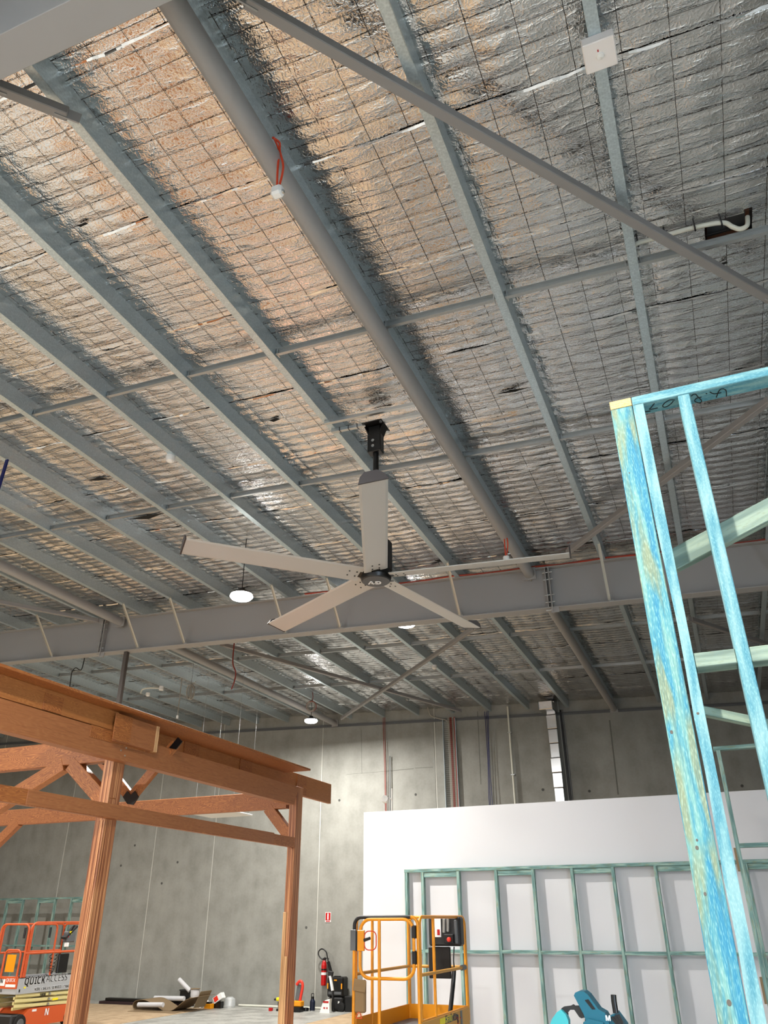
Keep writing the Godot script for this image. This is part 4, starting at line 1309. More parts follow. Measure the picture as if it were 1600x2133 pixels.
	for k in [[-0.5, -0.36], [0.5, -0.36], [0.5, 0.36], [-0.5, 0.36]]:
		var q := pc + Vector3(k[0], 0.03, k[1])
		part_tube(t, "hanging_wire", M.zinc, [q, Vector3(q.x, ys(q.x) + PD - 0.03, q.z)], 0.0035, 5)

# rail bent over two posts: up at a, across, down at b, with round corners
func hoop(a: Vector3, b: Vector3, y0: float, y1: float, rad: float) -> Array:
	var dir := Vector3(b.x - a.x, 0, b.z - a.z).normalized()
	var pts := [Vector3(a.x, y0, a.z)]
	for i in 7:
		var g := PI / 2 * i / 6.0
		pts.append(Vector3(a.x, y1, a.z) + dir * (rad - rad * cos(g)) + Vector3(0, -rad + rad * sin(g), 0))
	for i in 7:
		var g := PI / 2 * (1.0 - i / 6.0)
		pts.append(Vector3(b.x, y1, b.z) - dir * (rad - rad * cos(g)) + Vector3(0, -rad + rad * sin(g), 0))
	pts.append(Vector3(b.x, y0, b.z))
	return pts
func loop_of(a: Vector3, b: Vector3, y0: float, y1: float, rad: float) -> Array:
	var dir := Vector3(b.x - a.x, 0, b.z - a.z).normalized()
	var up := hoop(a, b, y0 + rad, y1, rad)
	for i in 7:
		var g := PI / 2 * i / 6.0
		up.append(Vector3(b.x, y0, b.z) - dir * (rad - rad * cos(g)) + Vector3(0, rad - rad * sin(g), 0))
	for i in 7:
		var g := PI / 2 * (1.0 - i / 6.0)
		up.append(Vector3(a.x, y0, a.z) + dir * (rad - rad * cos(g)) + Vector3(0, rad - rad * sin(g), 0))
	up.append(up[0])
	return up
func wheel(t: Node, at: Vector3, r: float, w: float) -> void:
	var o := part_lathe(t, "wheel", M.rubber, Transform3D(Basis(Vector3.BACK, PI / 2), at), [Vector2(0, w / 2), Vector2(r * 0.9, w / 2), Vector2(r, w / 3), Vector2(r, -w / 3), Vector2(r * 0.9, -w / 2), Vector2(0, -w / 2)], 20)
	part_lathe(o, "wheel_rim", M.grey, Transform3D(Basis(Vector3.BACK, PI / 2), at), [Vector2(0, -w / 2 - 0.012), Vector2(r * 0.5, -w / 2 - 0.012), Vector2(r * 0.55, -w / 2)], 16)
# folded scissor arms between two heights, along d
func scissor(t: Node, m: Material, x0: float, x1: float, d0: float, d1: float, y0: float, y1: float, n: int) -> void:
	var h := (y1 - y0) / n
	for i in n:
		var ya := y0 + h * i
		for x in [x0, x1]:
			part_bar(t, "scissor_arm", m, P(x, ya + h * 0.25, d0), P(x, ya + h * 0.75, d1), 0.04, h * 0.62, Vector3.UP, 0.004)
			part_bar(t, "scissor_arm", m, P(x + 0.05, ya + h * 0.75, d0), P(x + 0.05, ya + h * 0.25, d1), 0.04, h * 0.62, Vector3.UP, 0.004)
		part_tube(t, "pivot_pin", M.zinc, [P(x0 - 0.03, ya + h * 0.5, (d0 + d1) / 2), P(x1 + 0.1, ya + h * 0.5, (d0 + d1) / 2)], 0.025, 10)

func yellow_lift() -> void:
	var x0 := -4.02
	var x1 := -3.27
	var d0 := 8.85
	var d1 := 10.52
	var y0 := 0.97
	var yt := 2.065
	var r := 0.0175
	var t := thing("yellow_scissor_lift", "yellow scissor lift with guard rails, gate and black control box", "scissor lift", P((x0 + x1) / 2, 0, (d0 + d1) / 2))
	# guard rails: one hoop on each side
	part_tube(t, "guard_rail", M.yellow, hoop(P(x0, 0, d0), P(x1, 0, d0), y0, yt, 0.08), r, 10)
	part_tube(t, "guard_rail", M.yellow, hoop(P(x0, 0, d0 + 0.05), P(x0, 0, d1), y0, yt, 0.08), r, 10)
	part_tube(t, "guard_rail", M.yellow, hoop(P(x1, 0, d0 + 0.05), P(x1, 0, d1), y0, yt, 0.08), r, 10)
	part_tube(t, "guard_rail", M.yellow, hoop(P(x0, 0, d1 + 0.02), P(x1, 0, d1 + 0.02), y0, yt, 0.08), r, 10)
	for x in [x0, x1]:
		part_tube(t, "mid_rail", M.yellow_worn, [P(x, 1.52, d0 + 0.05), P(x, 1.52, d1)], r, 8)
		part_tube(t, "rail_upright", M.yellow, [P(x, y0, lerpf(d0, d1, 0.3)), P(x, yt, lerpf(d0, d1, 0.3))], r, 8)
	part_tube(t, "mid_rail", M.yellow_worn, [P(x0, 1.52, d1 + 0.02), P(x1, 1.52, d1 + 0.02)], r, 8)
	# dark worn corner
	part_tube(t, "rail_sleeve", M.dark, hoop(P(x0, 0, d0), P(x1, 0, d0), 1.93, yt, 0.08).slice(0, 9), r + 0.002, 10)
	# gate in the end rail
	var gate := part_tube(t, "gate", M.yellow, loop_of(P(x0 + 0.075, 0, d0 - 0.01), P(x1 - 0.045, 0, d0 - 0.01), 1.485, 2.045, 0.12), r, 10)
	part_tube(t, "gate_upright", M.yellow, [P(at_d(791, 1990, d0).x, y0, d0 - 0.01), P(at_d(791, 1990, d0).x, 2.04, d0 - 0.01)], r, 10)
	part_box(gate, "latch_plate", M.yellow, P(x0 + 0.055, 1.74, d0 - 0.045), P(x0 + 0.135, 1.94, d0 - 0.015), 0.004)
	part_box(t, "latch_keeper", M.grey, P(x0 - 0.03, 1.745, d0 - 0.045), P(x0 + 0.035, 1.945, d0 - 0.01), 0.004)
	part_box(t, "latch_bolt", M.black, P(x0 + 0.035, 1.74, d0 - 0.035), P(x0 + 0.055, 1.93, d0 - 0.015))
	part_tube(gate, "handle", M.cord, loop_of(P(x0 + 0.135, 0, d0 - 0.03), P(x0 + 0.275, 0, d0 - 0.03), 1.75, 1.93, 0.05), 0.006, 6)
	part_bar(gate, "grip", M.black, P(x0 + 0.13, 1.84, d0 - 0.04), P(x0 + 0.21, 1.865, d0 - 0.04), 0.025, 0.03, Vector3.UP, 0.008)
	for y in [1.86, 1.62]:
		part_box(gate, "hinge", M.black, P(x1 - 0.065, y, d0 - 0.03), P(x1 - 0.015, y + 0.125, d0 + 0.015), 0.008)
	# platform and kick plates
	part_box(t, "platform", M.grey, P(x0, y0 - 0.06, d0), P(x1, y0, d1))
	part_box(t, "kick_plate", M.yellow, P(x0 - 0.005, y0, d0), P(x0 + 0.005, y0 + 0.15, d1))
	part_box(t, "kick_plate", M.yellow, P(x0, y0, d1 - 0.005), P(x1, y0 + 0.15, d1 + 0.005))
	part_box(t, "kick_plate", M.yellow, P(x0, y0, d0 - 0.005), P(x1 - 0.25, y0 + 0.06, d0 + 0.005))
	var side := part_box(t, "side_panel", M.yellow_worn, P(x1 - 0.004, y0 - 0.28, d0), P(x1 + 0.02, y0 + 0.135, d1), 0.004)
	part_tube(t, "kick_edge", M.yellow, [P(x1, y0 + 0.14, d0), P(x1, y0 + 0.14, d1)], 0.012, 8)
	part_box(side, "sticker", M.bright_yellow, P(x1 + 0.02, y0 + 0.06, 9.42), P(x1 + 0.023, y0 + 0.115, 9.85))
	text(side, "lettering", "Haulotte", 0.075, at_x(928, 2139, x1 + 0.022), Basis(Vector3.UP, PI / 2), M.black, true, true)
	for k in 2:
		var ch := MB.new()
		for s in [-1, 1]:
			var q := at_x(955 + 7 * k, 2127, x1 + 0.022)
			bar(ch, q, q + Vector3(0, 0.045 * s, 0.06), 0.004, 0.016, Vector3.RIGHT)
		mk(ch, "chevron", M.red, side)
	part_box(side, "panel_strap", M.grey, P(x1 + 0.02, y0 - 0.28, 10.15), P(x1 + 0.03, y0 + 0.13, 10.2))
	part_box(side, "bolt_plate", M.dark, P(x1 + 0.02, y0 + 0.02, 10.03), P(x1 + 0.028, y0 + 0.1, 10.06))
	# control station and black flap on the far rail
	var cb := part_box(t, "control_box", M.dark, at_d(902, 1970, 10.35), at_d(958, 1910, 10.2), 0.02)
	part_box(cb, "decal", M.print_white, at_d(902, 1952, 10.19), at_d(918, 1912, 10.195))
	part_box(cb, "decal", M.red, at_d(911, 1948, 10.18), at_d(916, 1936, 10.185))
	part_box(cb, "side_cover", M.grey, at_d(947, 1966, 10.18), at_d(961, 1916, 10.36), 0.01)
	part_box(cb, "button_panel", M.black, at_d(925, 1965, 10.13), at_d(947, 1946, 10.19), 0.006)
	part_lathe(cb, "stop_button", M.red_hot, Transform3D(Basis(Vector3.RIGHT, PI / 2), at_d(936, 1957, 10.12)), [Vector2(0.026, 0), Vector2(0.026, 0.02), Vector2(0.018, 0.03), Vector2(0, 0.032)], 16)
	for q in [[925, 1928], [933, 1926]]:
		part_tube(cb, "lever", M.plate, [at_d(q[0], q[1] + 14, 10.17), at_d(q[0], q[1] - 14, 10.14)], 0.018, 8)
	part_box(t, "rubber_flap", M.black, at_d(894, 2038, 10.32), at_d(939, 1972, 10.36), 0.008)
	var hp := [at_d(946, 1972, 10.3), at_d(945, 2000, 10.28), at_d(946, 2020, 10.25), at_d(943, 2060, 10.2), at_d(938, 2108, 10.1)]
	part_tube(t, "cable", M.black, curve(hp).slice(0, 12), 0.008, 6)
	part_tube(t, "hose", M.black, curve(hp).slice(12), 0.026, 10)
	part_tube(t, "rail_clamp", M.grey, [P(x1, 1.52, d1 - 0.18), P(x1, 1.52, d1 - 0.05)], 0.03, 8)
	# canvas pouch with a tag, tied to the corner post
	var bag := part_box(t, "pouch", M.canvas, P(x0 + 0.02, 1.17, d0 - 0.03), P(x0 + 0.14, 1.47, d0 + 0.03), 0.02)
	part_bar(bag, "tag", M.canvas, P(x0 + 0.02, 1.43, d0 - 0.05), P(x0 + 0.16, 1.41, d0 - 0.05), 0.006, 0.11, Vector3.UP, 0.002)
	# caution triangle on the ledge
	var tri := MB.new()
	var tc := at_d(748, 2114, d0 - 0.02)
	for s in [-1.0, 1.0]:
		bar(tri, tc + Vector3(0.035 * s, -0.03, 0), tc + Vector3(0, 0.035, 0), 0.006, 0.01, Vector3.BACK)
	bar(tri, tc + Vector3(-0.035, -0.03, 0), tc + Vector3(0.035, -0.03, 0), 0.006, 0.01, Vector3.BACK)
	mk(tri, "warning_triangle", M.cord, t)
	# folded arms, chassis, wheels
	scissor(t, M.yellow, x0 + 0.05, x1 - 0.12, d0 + 0.05, d1 - 0.05, 0.42, y0 - 0.06, 3)
	part_box(t, "chassis", M.yellow, P(x0 + 0.02, 0.14, d0 + 0.02), P(x1 - 0.02, 0.42, d1 - 0.02), 0.02)
	for x in [x0 + 0.05, x1 - 0.05]:
		for d in [d0 + 0.25, d1 - 0.25]:
			wheel(t, P(x, 0.16, d), 0.16, 0.1)

func orange_lift() -> void:
	var x1 := -14.2
	var x0 := -14.98
	var d0 := 14.42
	var d1 := 16.30
	var y0 := 0.96
	var yt := 1.985
	var r := 0.021
	var t := thing("orange_scissor_lift", "orange and cream scissor lift with grey lettered platform sides", "scissor lift", P((x0 + x1) / 2, 0, (d0 + d1) / 2))
	# platform sides
	var side := part_box(t, "platform_side", M.lift_grey, P(x1 - 0.03, 0.70, d0 - 0.02), P(x1, 0.99, d1), 0.004)
	part_box(t, "platform_side", M.lift_grey, P(x0, 0.70, d0 - 0.02), P(x0 + 0.03, 0.99, d1), 0.004)
	part_box(t, "platform", M.dark, P(x0 + 0.03, 0.90, d0), P(x1 - 0.03, 0.95, d1))
	part_box(t, "top_lip", M.dark, P(x1 - 0.04, 0.985, d0), P(x1 + 0.002, 1.005, d1))
	var turn := Basis(Vector3.UP, PI / 2)
	for w in [["QUICK", 0.135, at_x(49, 2051.5, x1), M.black, true], ["ACCESS", 0.135, at_x(95, 2045, x1), M.dark, false], ["HIRE / SALES / SERVICE / TRAINING", 0.052, at_x(71, 2063.5, x1), M.black, true]]:
		var at: Vector3 = w[2]
		at.x = x1 + 0.003
		at.y -= 0.42 * w[1]
		for o in [[0.006, 0.0], [-0.006, 0.0], [0.0, 0.006], [0.0, -0.006]]:
			text(side, "lettering_outline", w[0], w[1], at + Vector3(-0.002, o[0], o[1]), turn, M.print_white, w[4], true)
		text(side, "lettering", w[0], w[1], at, turn, w[3], w[4], true)
	part_box(side, "q_tail", M.bright_yellow, P(x1, 0.80, d0 + 0.14), P(x1 + 0.009, 0.83, d0 + 0.19))
	part_box(side, "end_bolt", M.black, P(x1, 0.74, d0 + 0.02), P(x1 + 0.004, 0.79, d0 + 0.05))
	# end panel with the orange sign and swing gate
	part_box(t, "end_panel", M.lift_grey, P(x0, 0.70, d0 - 0.03), P(x1 - 0.02, 0.80, d0), 0.003)
	var ep := part_box(t, "end_sign", M.orange, P(x0, 0.80, d0 - 0.04), P(x1 - 0.03, 1.02, d0 - 0.01), 0.004)
	text(ep, "lettering", "QUICK", 0.06, P(x1 - 0.34, 0.905, d0 - 0.043), Basis(), M.print_white, false)
	part_box(ep, "white_label", M.print_white, P(x1 - 0.33, 0.83, d0 - 0.044), P(x1 - 0.06, 0.88, d0 - 0.04))
	part_box(ep, "logo_plate", M.print_white, P(x1 - 0.52, 0.85, d0 - 0.044), P(x1 - 0.36, 0.97, d0 - 0.04))
	text(ep, "logo", "N", 0.08, P(x1 - 0.50, 0.87, d0 - 0.047), Basis(), M.black)
	text(t, "unit_number", "07655", 0.05, P(x1 - 0.6, 0.72, d0 - 0.033), Basis(), M.black)
	# guard rails
	part_tube(t, "guard_rail", M.orange, hoop(P(x0, 0, d0), P(x1, 0, d0), 1.0, yt, 0.12), r, 10)
	part_tube(t, "guard_rail", M.orange, hoop(P(x1, 0, d0 + 0.06), P(x1, 0, d0 + 0.82), 1.0, yt, 0.10), r, 10)
	part_tube(t, "guard_rail", M.orange, hoop(P(x1, 0, d0 + 0.10), P(x1, 0, d1), 1.0, yt + 0.03, 0.10), r, 10)
	part_tube(t, "guard_rail", M.orange, hoop(P(x0, 0, d0 + 0.06), P(x0, 0, d1), 1.0, yt, 0.10), r, 10)
	part_tube(t, "guard_rail", M.orange, hoop(P(x0, 0, d1), P(x1, 0, d1), 1.0, yt, 0.10), r, 10)
	part_tube(t, "mid_rail", M.orange, [P(x1, 1.44, d0), P(x1, 1.44, d1)], r + 0.004, 10)
	part_tube(t, "mid_rail", M.orange, [P(x0, 1.44, d0), P(x0, 1.44, d1)], r, 10)
	var gate := part_tube(t, "gate", M.orange, hoop(P(x1 - 0.52, 0, d0 - 0.03), P(x1 - 0.08, 0, d0 - 0.03), 1.0, 1.50, 0.1), r, 10)
	part_box(gate, "notice", M.yellow, P(x1 - 0.44, 1.10, d0 - 0.035), P(x1 - 0.19, 1.42, d0 - 0.03))
	for x in [[x1 - 0.12, d0 + 0.01], [x1, d0 + 0.62]]:
		part_tube(t, "handle", M.black, [P(x[0], 1.92, x[1]), P(x[0] + 0.02, 1.72, x[1] - 0.02)], 0.022, 8)
	# control box, hanging pouch and coiled lead by the far end
	var cb := part_box(t, "control_box", M.grey, P(x1 - 0.05, 1.62, 15.50), P(x1 + 0.10, 1.84, 15.75), 0.02)
	part_bar(cb, "lid", M.dark, P(x1 + 0.05, 1.70, 15.42), P(x1 + 0.05, 1.94, 15.75), 0.14, 0.05, Vector3.UP, 0.01)
	part_box(cb, "switch", M.bright_yellow, P(x1 + 0.1, 1.78, 15.53), P(x1 + 0.12, 1.84, 15.58))
	part_box(cb, "switch", M.red, P(x1 + 0.1, 1.72, 15.48), P(x1 + 0.12, 1.75, 15.51))
	part_box(cb, "socket", M.plastic, P(x1 + 0.0, 1.53, 15.52), P(x1 + 0.08, 1.62, 15.60), 0.01)
	part_box(t, "document_pouch", M.black, P(x1 - 0.02, 1.03, 15.42), P(x1 + 0.03, 1.40, 15.72), 0.02)
	var lead := []
	for i in 90:
		var g := i * 1.05
		var f := i / 89.0
		var yy := 1.40 - 0.36 * sin(PI * f)
		lead.append(P(x1 + 0.03 * cos(g), yy + 0.012 * sin(g), lerpf(15.18, 15.36, f) + 0.02 * sin(g)))
	part_tube(t, "coiled_lead", M.black, lead, 0.008, 5)
	# arms and base
	scissor(t, M.cream, x0 + 0.06, x1 - 0.10, d0 + 0.02, d1 - 0.03, 0.42, 0.70, 3)
	text(t, "capacity", "1800", 0.055, P(x1 - 0.025, 0.60, d0 + 0.66), turn, M.black)
	part_box(t, "notice", M.bright_yellow, P(x1 - 0.028, 0.52, d0 + 1.06), P(x1 - 0.022, 0.56, d0 + 1.22))
	var base := MB.new()
	var f := Transform3D(Basis(Vector3.FORWARD, Vector3.UP, Vector3.RIGHT), Vector3((x0 + x1) / 2, 0, 0))
	prism(base, f, PackedVector2Array([Vector2(d0 + 0.30, 0.10), Vector2(d1 - 0.1, 0.10), Vector2(d1 - 0.05, 0.42), Vector2(d0 + 0.42, 0.42), Vector2(d0 + 0.28, 0.32)]), x1 - x0 - 0.02)
	var bs := mk(base, "base", M.orange, t)
	text(bs, "logo", "N", 0.12, P(x1, 0.22, d0 + 0.86), turn, M.print_white)
	part_box(bs, "label", M.print_white, P(x1 - 0.012, 0.36, d0 + 0.50), P(x1 - 0.004, 0.40, d0 + 0.62))
	part_box(t, "front_bumper", M.dark, P(x0 + 0.02, 0.10, d0 - 0.02), P(x1 - 0.03, 0.34, d0 + 0.28), 0.03)
	for x in [x0 + 0.06, x1 - 0.06]:
		for d in [d0 + 0.22, d1 - 0.25]:
			wheel(t, P(x, 0.17, d), 0.17, 0.12)

func mitre_saw() -> void:
	var d := 4.25
	var t := thing("mitre_saw", "teal mitre saw with black handle on a stand before the stud frame", "saw", at_d(1230, 2140, d))
	var z := func(p: Array) -> PackedVector2Array:
		var o := PackedVector2Array()
		for q in p:
			var w := at_d(1100 + q[0] / 5.333, 1980 + q[1] / 5.333, d)
			o.append(Vector2(w.x, w.y))
		return o
	var f := Transform3D(Basis(), Vector3(0, 0, -d))
	for s in [["handle_arm", M.saw, [[530, 490], [545, 458], [580, 443], [640, 446], [685, 482], [800, 640], [870, 680], [905, 740], [935, 860], [690, 860], [640, 700]], 0.10, 0.0], ["motor_housing", M.saw, [[850, 790], [905, 725], [980, 688], [1085, 830], [1085, 900], [850, 900]], 0.14, -0.03], ["blade_guard", M.saw_light, [[250, 900], [265, 810], [290, 745], [340, 675], [385, 645], [440, 700], [468, 770], [470, 900]], 0.05, 0.02], ["link_arm", M.dark, [[375, 640], [400, 622], [478, 612], [500, 598], [520, 612], [600, 612], [680, 730], [600, 750], [575, 735], [520, 655], [470, 655], [440, 690], [445, 715], [415, 722]], 0.03, 0.0], ["grip_insert", M.black, [[650, 540], [690, 530], [770, 640], [730, 640]], 0.104, 0.0], ["saw_body", M.saw, [[640, 780], [700, 740], [860, 780], [860, 900], [640, 900]], 0.13, 0.0]]:
		var mb := MB.new()
		var g := f
		g.origin.z += s[4]
		prism(mb, g, z.call(s[2]), s[3])
		mk(mb, s[0], s[1], t)
	for k in 3:
		part_bar(t, "cooling_rib", M.black, at_d(1100 + (930 + 35 * k) / 5.333, 1980 + (735 - 12 * k) / 5.333, d - 0.045), at_d(1100 + (990 + 30 * k) / 5.333, 1980 + 815 / 5.333, d - 0.045), 0.012, 0.006, Vector3.BACK)
	text(t, "maker_mark", "M", 0.02, at_d(1262, 2130, d - 0.056), Basis(), M.print_white, true, true)
	part_tube(t, "carry_handle", M.black, [at_d(1283, 2110, d - 0.05), at_d(1279, 2085, d - 0.05), at_d(1278, 2072, d - 0.05)], 0.0125, 10)
	# table and stand under it
	var c := at_d(1230, 2140, d)
	part_box(t, "saw_table", M.plate, c + Vector3(-0.3, -0.28, -0.15), c + Vector3(0.25, -0.2, 0.2), 0.01)
	part_box(t, "saw_post", M.dark, c + Vector3(-0.02, -0.2, -0.08), c + Vector3(0.08, 0.04, 0.02), 0.01)
	part_box(t, "stand_rail", M.grey, c + Vector3(-0.8, -0.34, -0.05), c + Vector3(0.8, -0.28, 0.08), 0.006)
	for s in [-0.6, 0.6]:
		for k in [-0.3, 0.3]:
			part_bar(t, "stand_leg", M.grey, c + Vector3(s, -0.32, 0), Vector3(c.x + s * 1.1, 0, c.z + k), 0.035, 0.035, Vector3.RIGHT)

func wall_clutter() -> void:
	# curled cardboard sheet over rolls
	var a := at_y(280, 2104, 0)
	var b := at_y(420, 2099, 0)
	var t := thing("curled_cardboard", "curled brown cardboard sheet lying over white rolls by the wall", "cardboard", (a + b) * 0.5)
	var mb := MB.new()
	var prof := []
	for q in [[291, 2110, 0], [280, 2103, 0], [278, 2092, 0], [285, 2084, 0], [303, 2083, 0], [318, 2090, 0], [333, 2100, 0], [345, 2106, 0], [362, 2103, 0], [378, 2090, 0], [392, 2081, 0], [415, 2076, 0]]:
		prof.append(at_d(q[0], q[1], 19.3))
	var ring := curve(prof, 4)
	for i in ring.size() - 1:
		var p: Vector3 = ring[i]
		var q: Vector3 = ring[i + 1]
		p.y = maxf(p.y, 0.012)
		q.y = maxf(q.y, 0.012)
		bar(mb, p + Vector3(0, 0, -0.35), p + Vector3(0, 0, -0.35) + (q - p), 0.75, 0.008, Vector3.UP)
	mk(mb, "sheet", M.card, t)
	part_bar(t, "flap", M.card, at_d(415, 2098, 19.6), at_d(430, 2064, 19.6), 0.5, 0.008, Vector3.UP)
	part_box(t, "under_sheet", M.card, P(a.x + 0.1, 0.006, 18.9), P(b.x + 0.2, 0.014, 19.9))
	for s in [[[288, 2093], [340, 2093], 19.2, "white paper roll inside the curled cardboard"], [[322, 2079], [384, 2080], 20.3, "white paper roll lying behind the curled cardboard"], [[373, 2040], [396, 2064], 20.42, "white tube leaning up behind the cable reel"]]:
		var p := at_d(s[0][0], s[0][1], s[2])
		var q := at_d(s[1][0], s[1][1], s[2])
		var o := thing("paper_roll", s[3], "roll", q)
		part_tube(o, "roll", M.white, [p, q], 0.055, 16)
		part_tube(o, "core", M.card, [p - (q - p).normalized() * 0.004, p], 0.03, 12)
	# cable reel on a black crate
	var c := at_d(406, 2068, 19.9)
	t = thing("cable_reel", "white cable reel with a dark rim standing on the cardboard", "reel", c)
	var f := Transform3D(Basis(), c)
	part_lathe(t, "wound_cable", M.white, f, [Vector2(0.10, -0.1), Vector2(0.11, -0.04), Vector2(0.11, 0.05), Vector2(0.10, 0.08)])
	for y in [-0.11, 0.085]:
		part_lathe(t, "flange", M.card, f, [Vector2(0, y + 0.012), Vector2(0.13, y + 0.012), Vector2(0.13, y), Vector2(0, y)])
	c = at_d(388, 2069, 20.5)
	t = thing("black_crate", "black plastic crate behind the cable reel", "crate", Vector3(c.x, 0, c.z))
	part_box(t, "body", M.black, Vector3(c.x - 0.14, 0, c.z - 0.2), Vector3(c.x + 0.16, c.y + 0.08, c.z + 0.1), 0.01)
	part_box(t, "rim", M.dark, Vector3(c.x - 0.16, c.y + 0.06, c.z - 0.22), Vector3(c.x + 0.18, c.y + 0.09, c.z + 0.11), 0.006)
	# dark packs lying on the floor
	a = at_y(213, 2090, 0)
	t = thing("dark_boards", "stack of long dark maroon boards lying at the foot of the wall", "boards", Vector3(a.x + 1.2, 0, a.z))
	for k in 2:
		part_box(t, "board", M.maroon if k == 0 else M.black, Vector3(a.x + 0.12 * k, 0.002 + 0.07 * k, a.z - 0.15), Vector3(a.x + 2.6, 0.068 + 0.07 * k, a.z + 0.15 - 0.1 * k), 0.006)
	# scraps: yellow box, red and white carton, clear film roll, paper
	c = at_y(435, 2101, 0)
	t = thing("yellow_tool_box", "small yellow and black box among scraps by the wall", "box", c)
	part_box(t, "body", M.yellow, c + Vector3(-0.1, 0.0, -0.08), c + Vector3(0.1, 0.11, 0.08), 0.006)
	part_box(t, "lid", M.black, c + Vector3(-0.06, 0.11, -0.06), c + Vector3(0.05, 0.15, 0.06), 0.006)
	c = at_y(448, 2100, 0)
	t = thing("carton", "red and white carton on a dark tub by the wall", "carton", c)
	part_box(t, "tub", M.black, c + Vector3(-0.02, 0, -0.1), c + Vector3(0.2, 0.15, 0.05), 0.01)
	part_bar(t, "box", M.plastic, c + Vector3(-0.02, 0.16, 0), c + Vector3(0.22, 0.30, 0), 0.16, 0.14, Vector3.UP, 0.004)
	part_bar(t, "red_print", M.red_hot, c + Vector3(0.0, 0.18, 0.082), c + Vector3(0.11, 0.245, 0.082), 0.004, 0.11, Vector3.UP)
	c = at_y(478, 2099, 0)
	t = thing("clear_film_roll", "clear plastic film roll standing on the floor by the wall", "roll", c)
	part_lathe(t, "film", M.film, Transform3D(Basis(), c), [Vector2(0.13, 0.0), Vector2(0.15, 0.05), Vector2(0.14, 0.20), Vector2(0.08, 0.24), Vector2(0.06, 0.23)])
	part_lathe(t, "inner_core", M.plastic, Transform3D(Basis(), c), [Vector2(0.05, 0.0), Vector2(0.06, 0.20), Vector2(0.0, 0.21)], 16)
	c = at_d(425, 2092, 20.4)
	t = thing("paper_scrap", "crumpled pale paper beside the yellow box", "paper", Vector3(c.x, 0, c.z))
	mb = MB.new()
	for k in 9:
		var g := k * 1.7
		box(mb, Transform3D(Basis(Vector3(sin(g), 0.4, cos(g)).normalized(), g), Vector3(c.x + 0.1 * sin(g), 0.09 + 0.035 * cos(g * 2.0), c.z + 0.08 * cos(g))), Vector3(0.16, 0.006, 0.12))
	mk(mb, "crumpled_sheets", M.box_white, t)
	t = thing("floor_conduit", "long pale pipe lying along the foot of the back wall", "pipe", P(-12.0, 0.03, DW - 0.12))
	part_tube(t, "tube", M.pvc, [P(-12.9, 0.03, DW - 0.12), P(-9.6, 0.03, DW - 0.12)], 0.025, 8)
	# tools
	c = at_y(564, 2106, 0)
	t = thing("red_block", "small red block on the floor beside the drill", "block", c)
	part_box(t, "block", M.red, c + Vector3(-0.045, 0, -0.04), c + Vector3(0.045, 0.07, 0.04), 0.008)
	c = at_y(580, 2106, 0)
	t = thing("cordless_drill", "yellow and black cordless drill standing on its battery", "drill", c)
	part_box(t, "battery", M.black, c + Vector3(-0.05, 0, -0.04), c + Vector3(0.07, 0.05, 0.04), 0.008)
	part_bar(t, "grip", M.black, c + Vector3(0.02, 0.04, 0), c + Vector3(0.0, 0.2, 0), 0.045, 0.05, Vector3.RIGHT, 0.01)
	part_tube(t, "motor", M.bright_yellow, [c + Vector3(0.1, 0.26, 0), c + Vector3(-0.06, 0.25, 0)], 0.042, 12)
	part_tube(t, "chuck", M.black, [c + Vector3(-0.06, 0.25, 0), c + Vector3(-0.13, 0.245, 0)], 0.026, 12)
	c = at_y(620, 2108, 0)
	t = thing("site_lamp", "yellow and black worksite charger with a tall red handle", "tool", c)
	part_box(t, "base", M.black, c + Vector3(-0.13, 0, -0.1), c + Vector3(0.12, 0.12, 0.1), 0.015)
	part_box(t, "body", M.yellow, c + Vector3(-0.13, 0.12, -0.1), c + Vector3(0.13, 0.24, 0.1), 0.02)
	part_tube(t, "handle", M.red_hot, curve([c + Vector3(0.05, 0.22, 0), c + Vector3(0.11, 0.5, 0), c + Vector3(0.10, 0.62, 0), c + Vector3(0.03, 0.66, 0), c + Vector3(-0.06, 0.58, 0)]), 0.035, 10)
	part_bar(t, "back_plate", M.grey, c + Vector3(-0.04, 0.24, -0.03), c + Vector3(0.02, 0.58, -0.03), 0.12, 0.05, Vector3.BACK, 0.01)
	c = at_y(637, 2106, 0)
	t = thing("tape_measure", "small black puck-shaped tape lying beside the bottle", "tape measure", c)
	part_lathe(t, "body", M.black, Transform3D(Basis(), c), [Vector2(0.07, 0), Vector2(0.08, 0.03), Vector2(0.07, 0.07), Vector2(0, 0.08)], 16)
	c = at_y(650.5, 2106, 0)
	t = thing("drink_bottle", "navy drink bottle with a black handle lid at the wall", "bottle", c)
	var cf2 := Transform3D(Basis(), c)
	part_lathe(t, "body", M.navy, cf2, [Vector2(0, 0), Vector2(0.065, 0.0), Vector2(0.068, 0.03), Vector2(0.068, 0.2), Vector2(0.045, 0.25), Vector2(0.04, 0.27)], 20)
	part_lathe(t, "lid", M.black, cf2, [Vector2(0.042, 0.265), Vector2(0.042, 0.31), Vector2(0, 0.315)], 16)
	part_tube(t, "lid_handle", M.black, curve([c + Vector3(-0.035, 0.30, 0), c + Vector3(-0.03, 0.37, 0), c + Vector3(0.03, 0.37, 0), c + Vector3(0.035, 0.30, 0)]), 0.009, 6)
	part_lathe(t, "foot_ring", M.tin, cf2, [Vector2(0.066, 0.0), Vector2(0.0665, 0.02), Vector2(0.06, 0.022)], 20)
	c = at_y(676, 2110, 0)
	t = thing("white_bag", "white and red bag slumped against the black case", "bag", c)
	mb = MB.new()
	prism(mb, Transform3D(Basis(), c + Vector3(0.02, 0, -0.05)), PackedVector2Array([Vector2(-0.15, 0), Vector2(0.12, 0), Vector2(0.11, 0.2), Vector2(0.12, 0.30), Vector2(0.0, 0.27), Vector2(-0.08, 0.2)]), 0.12)
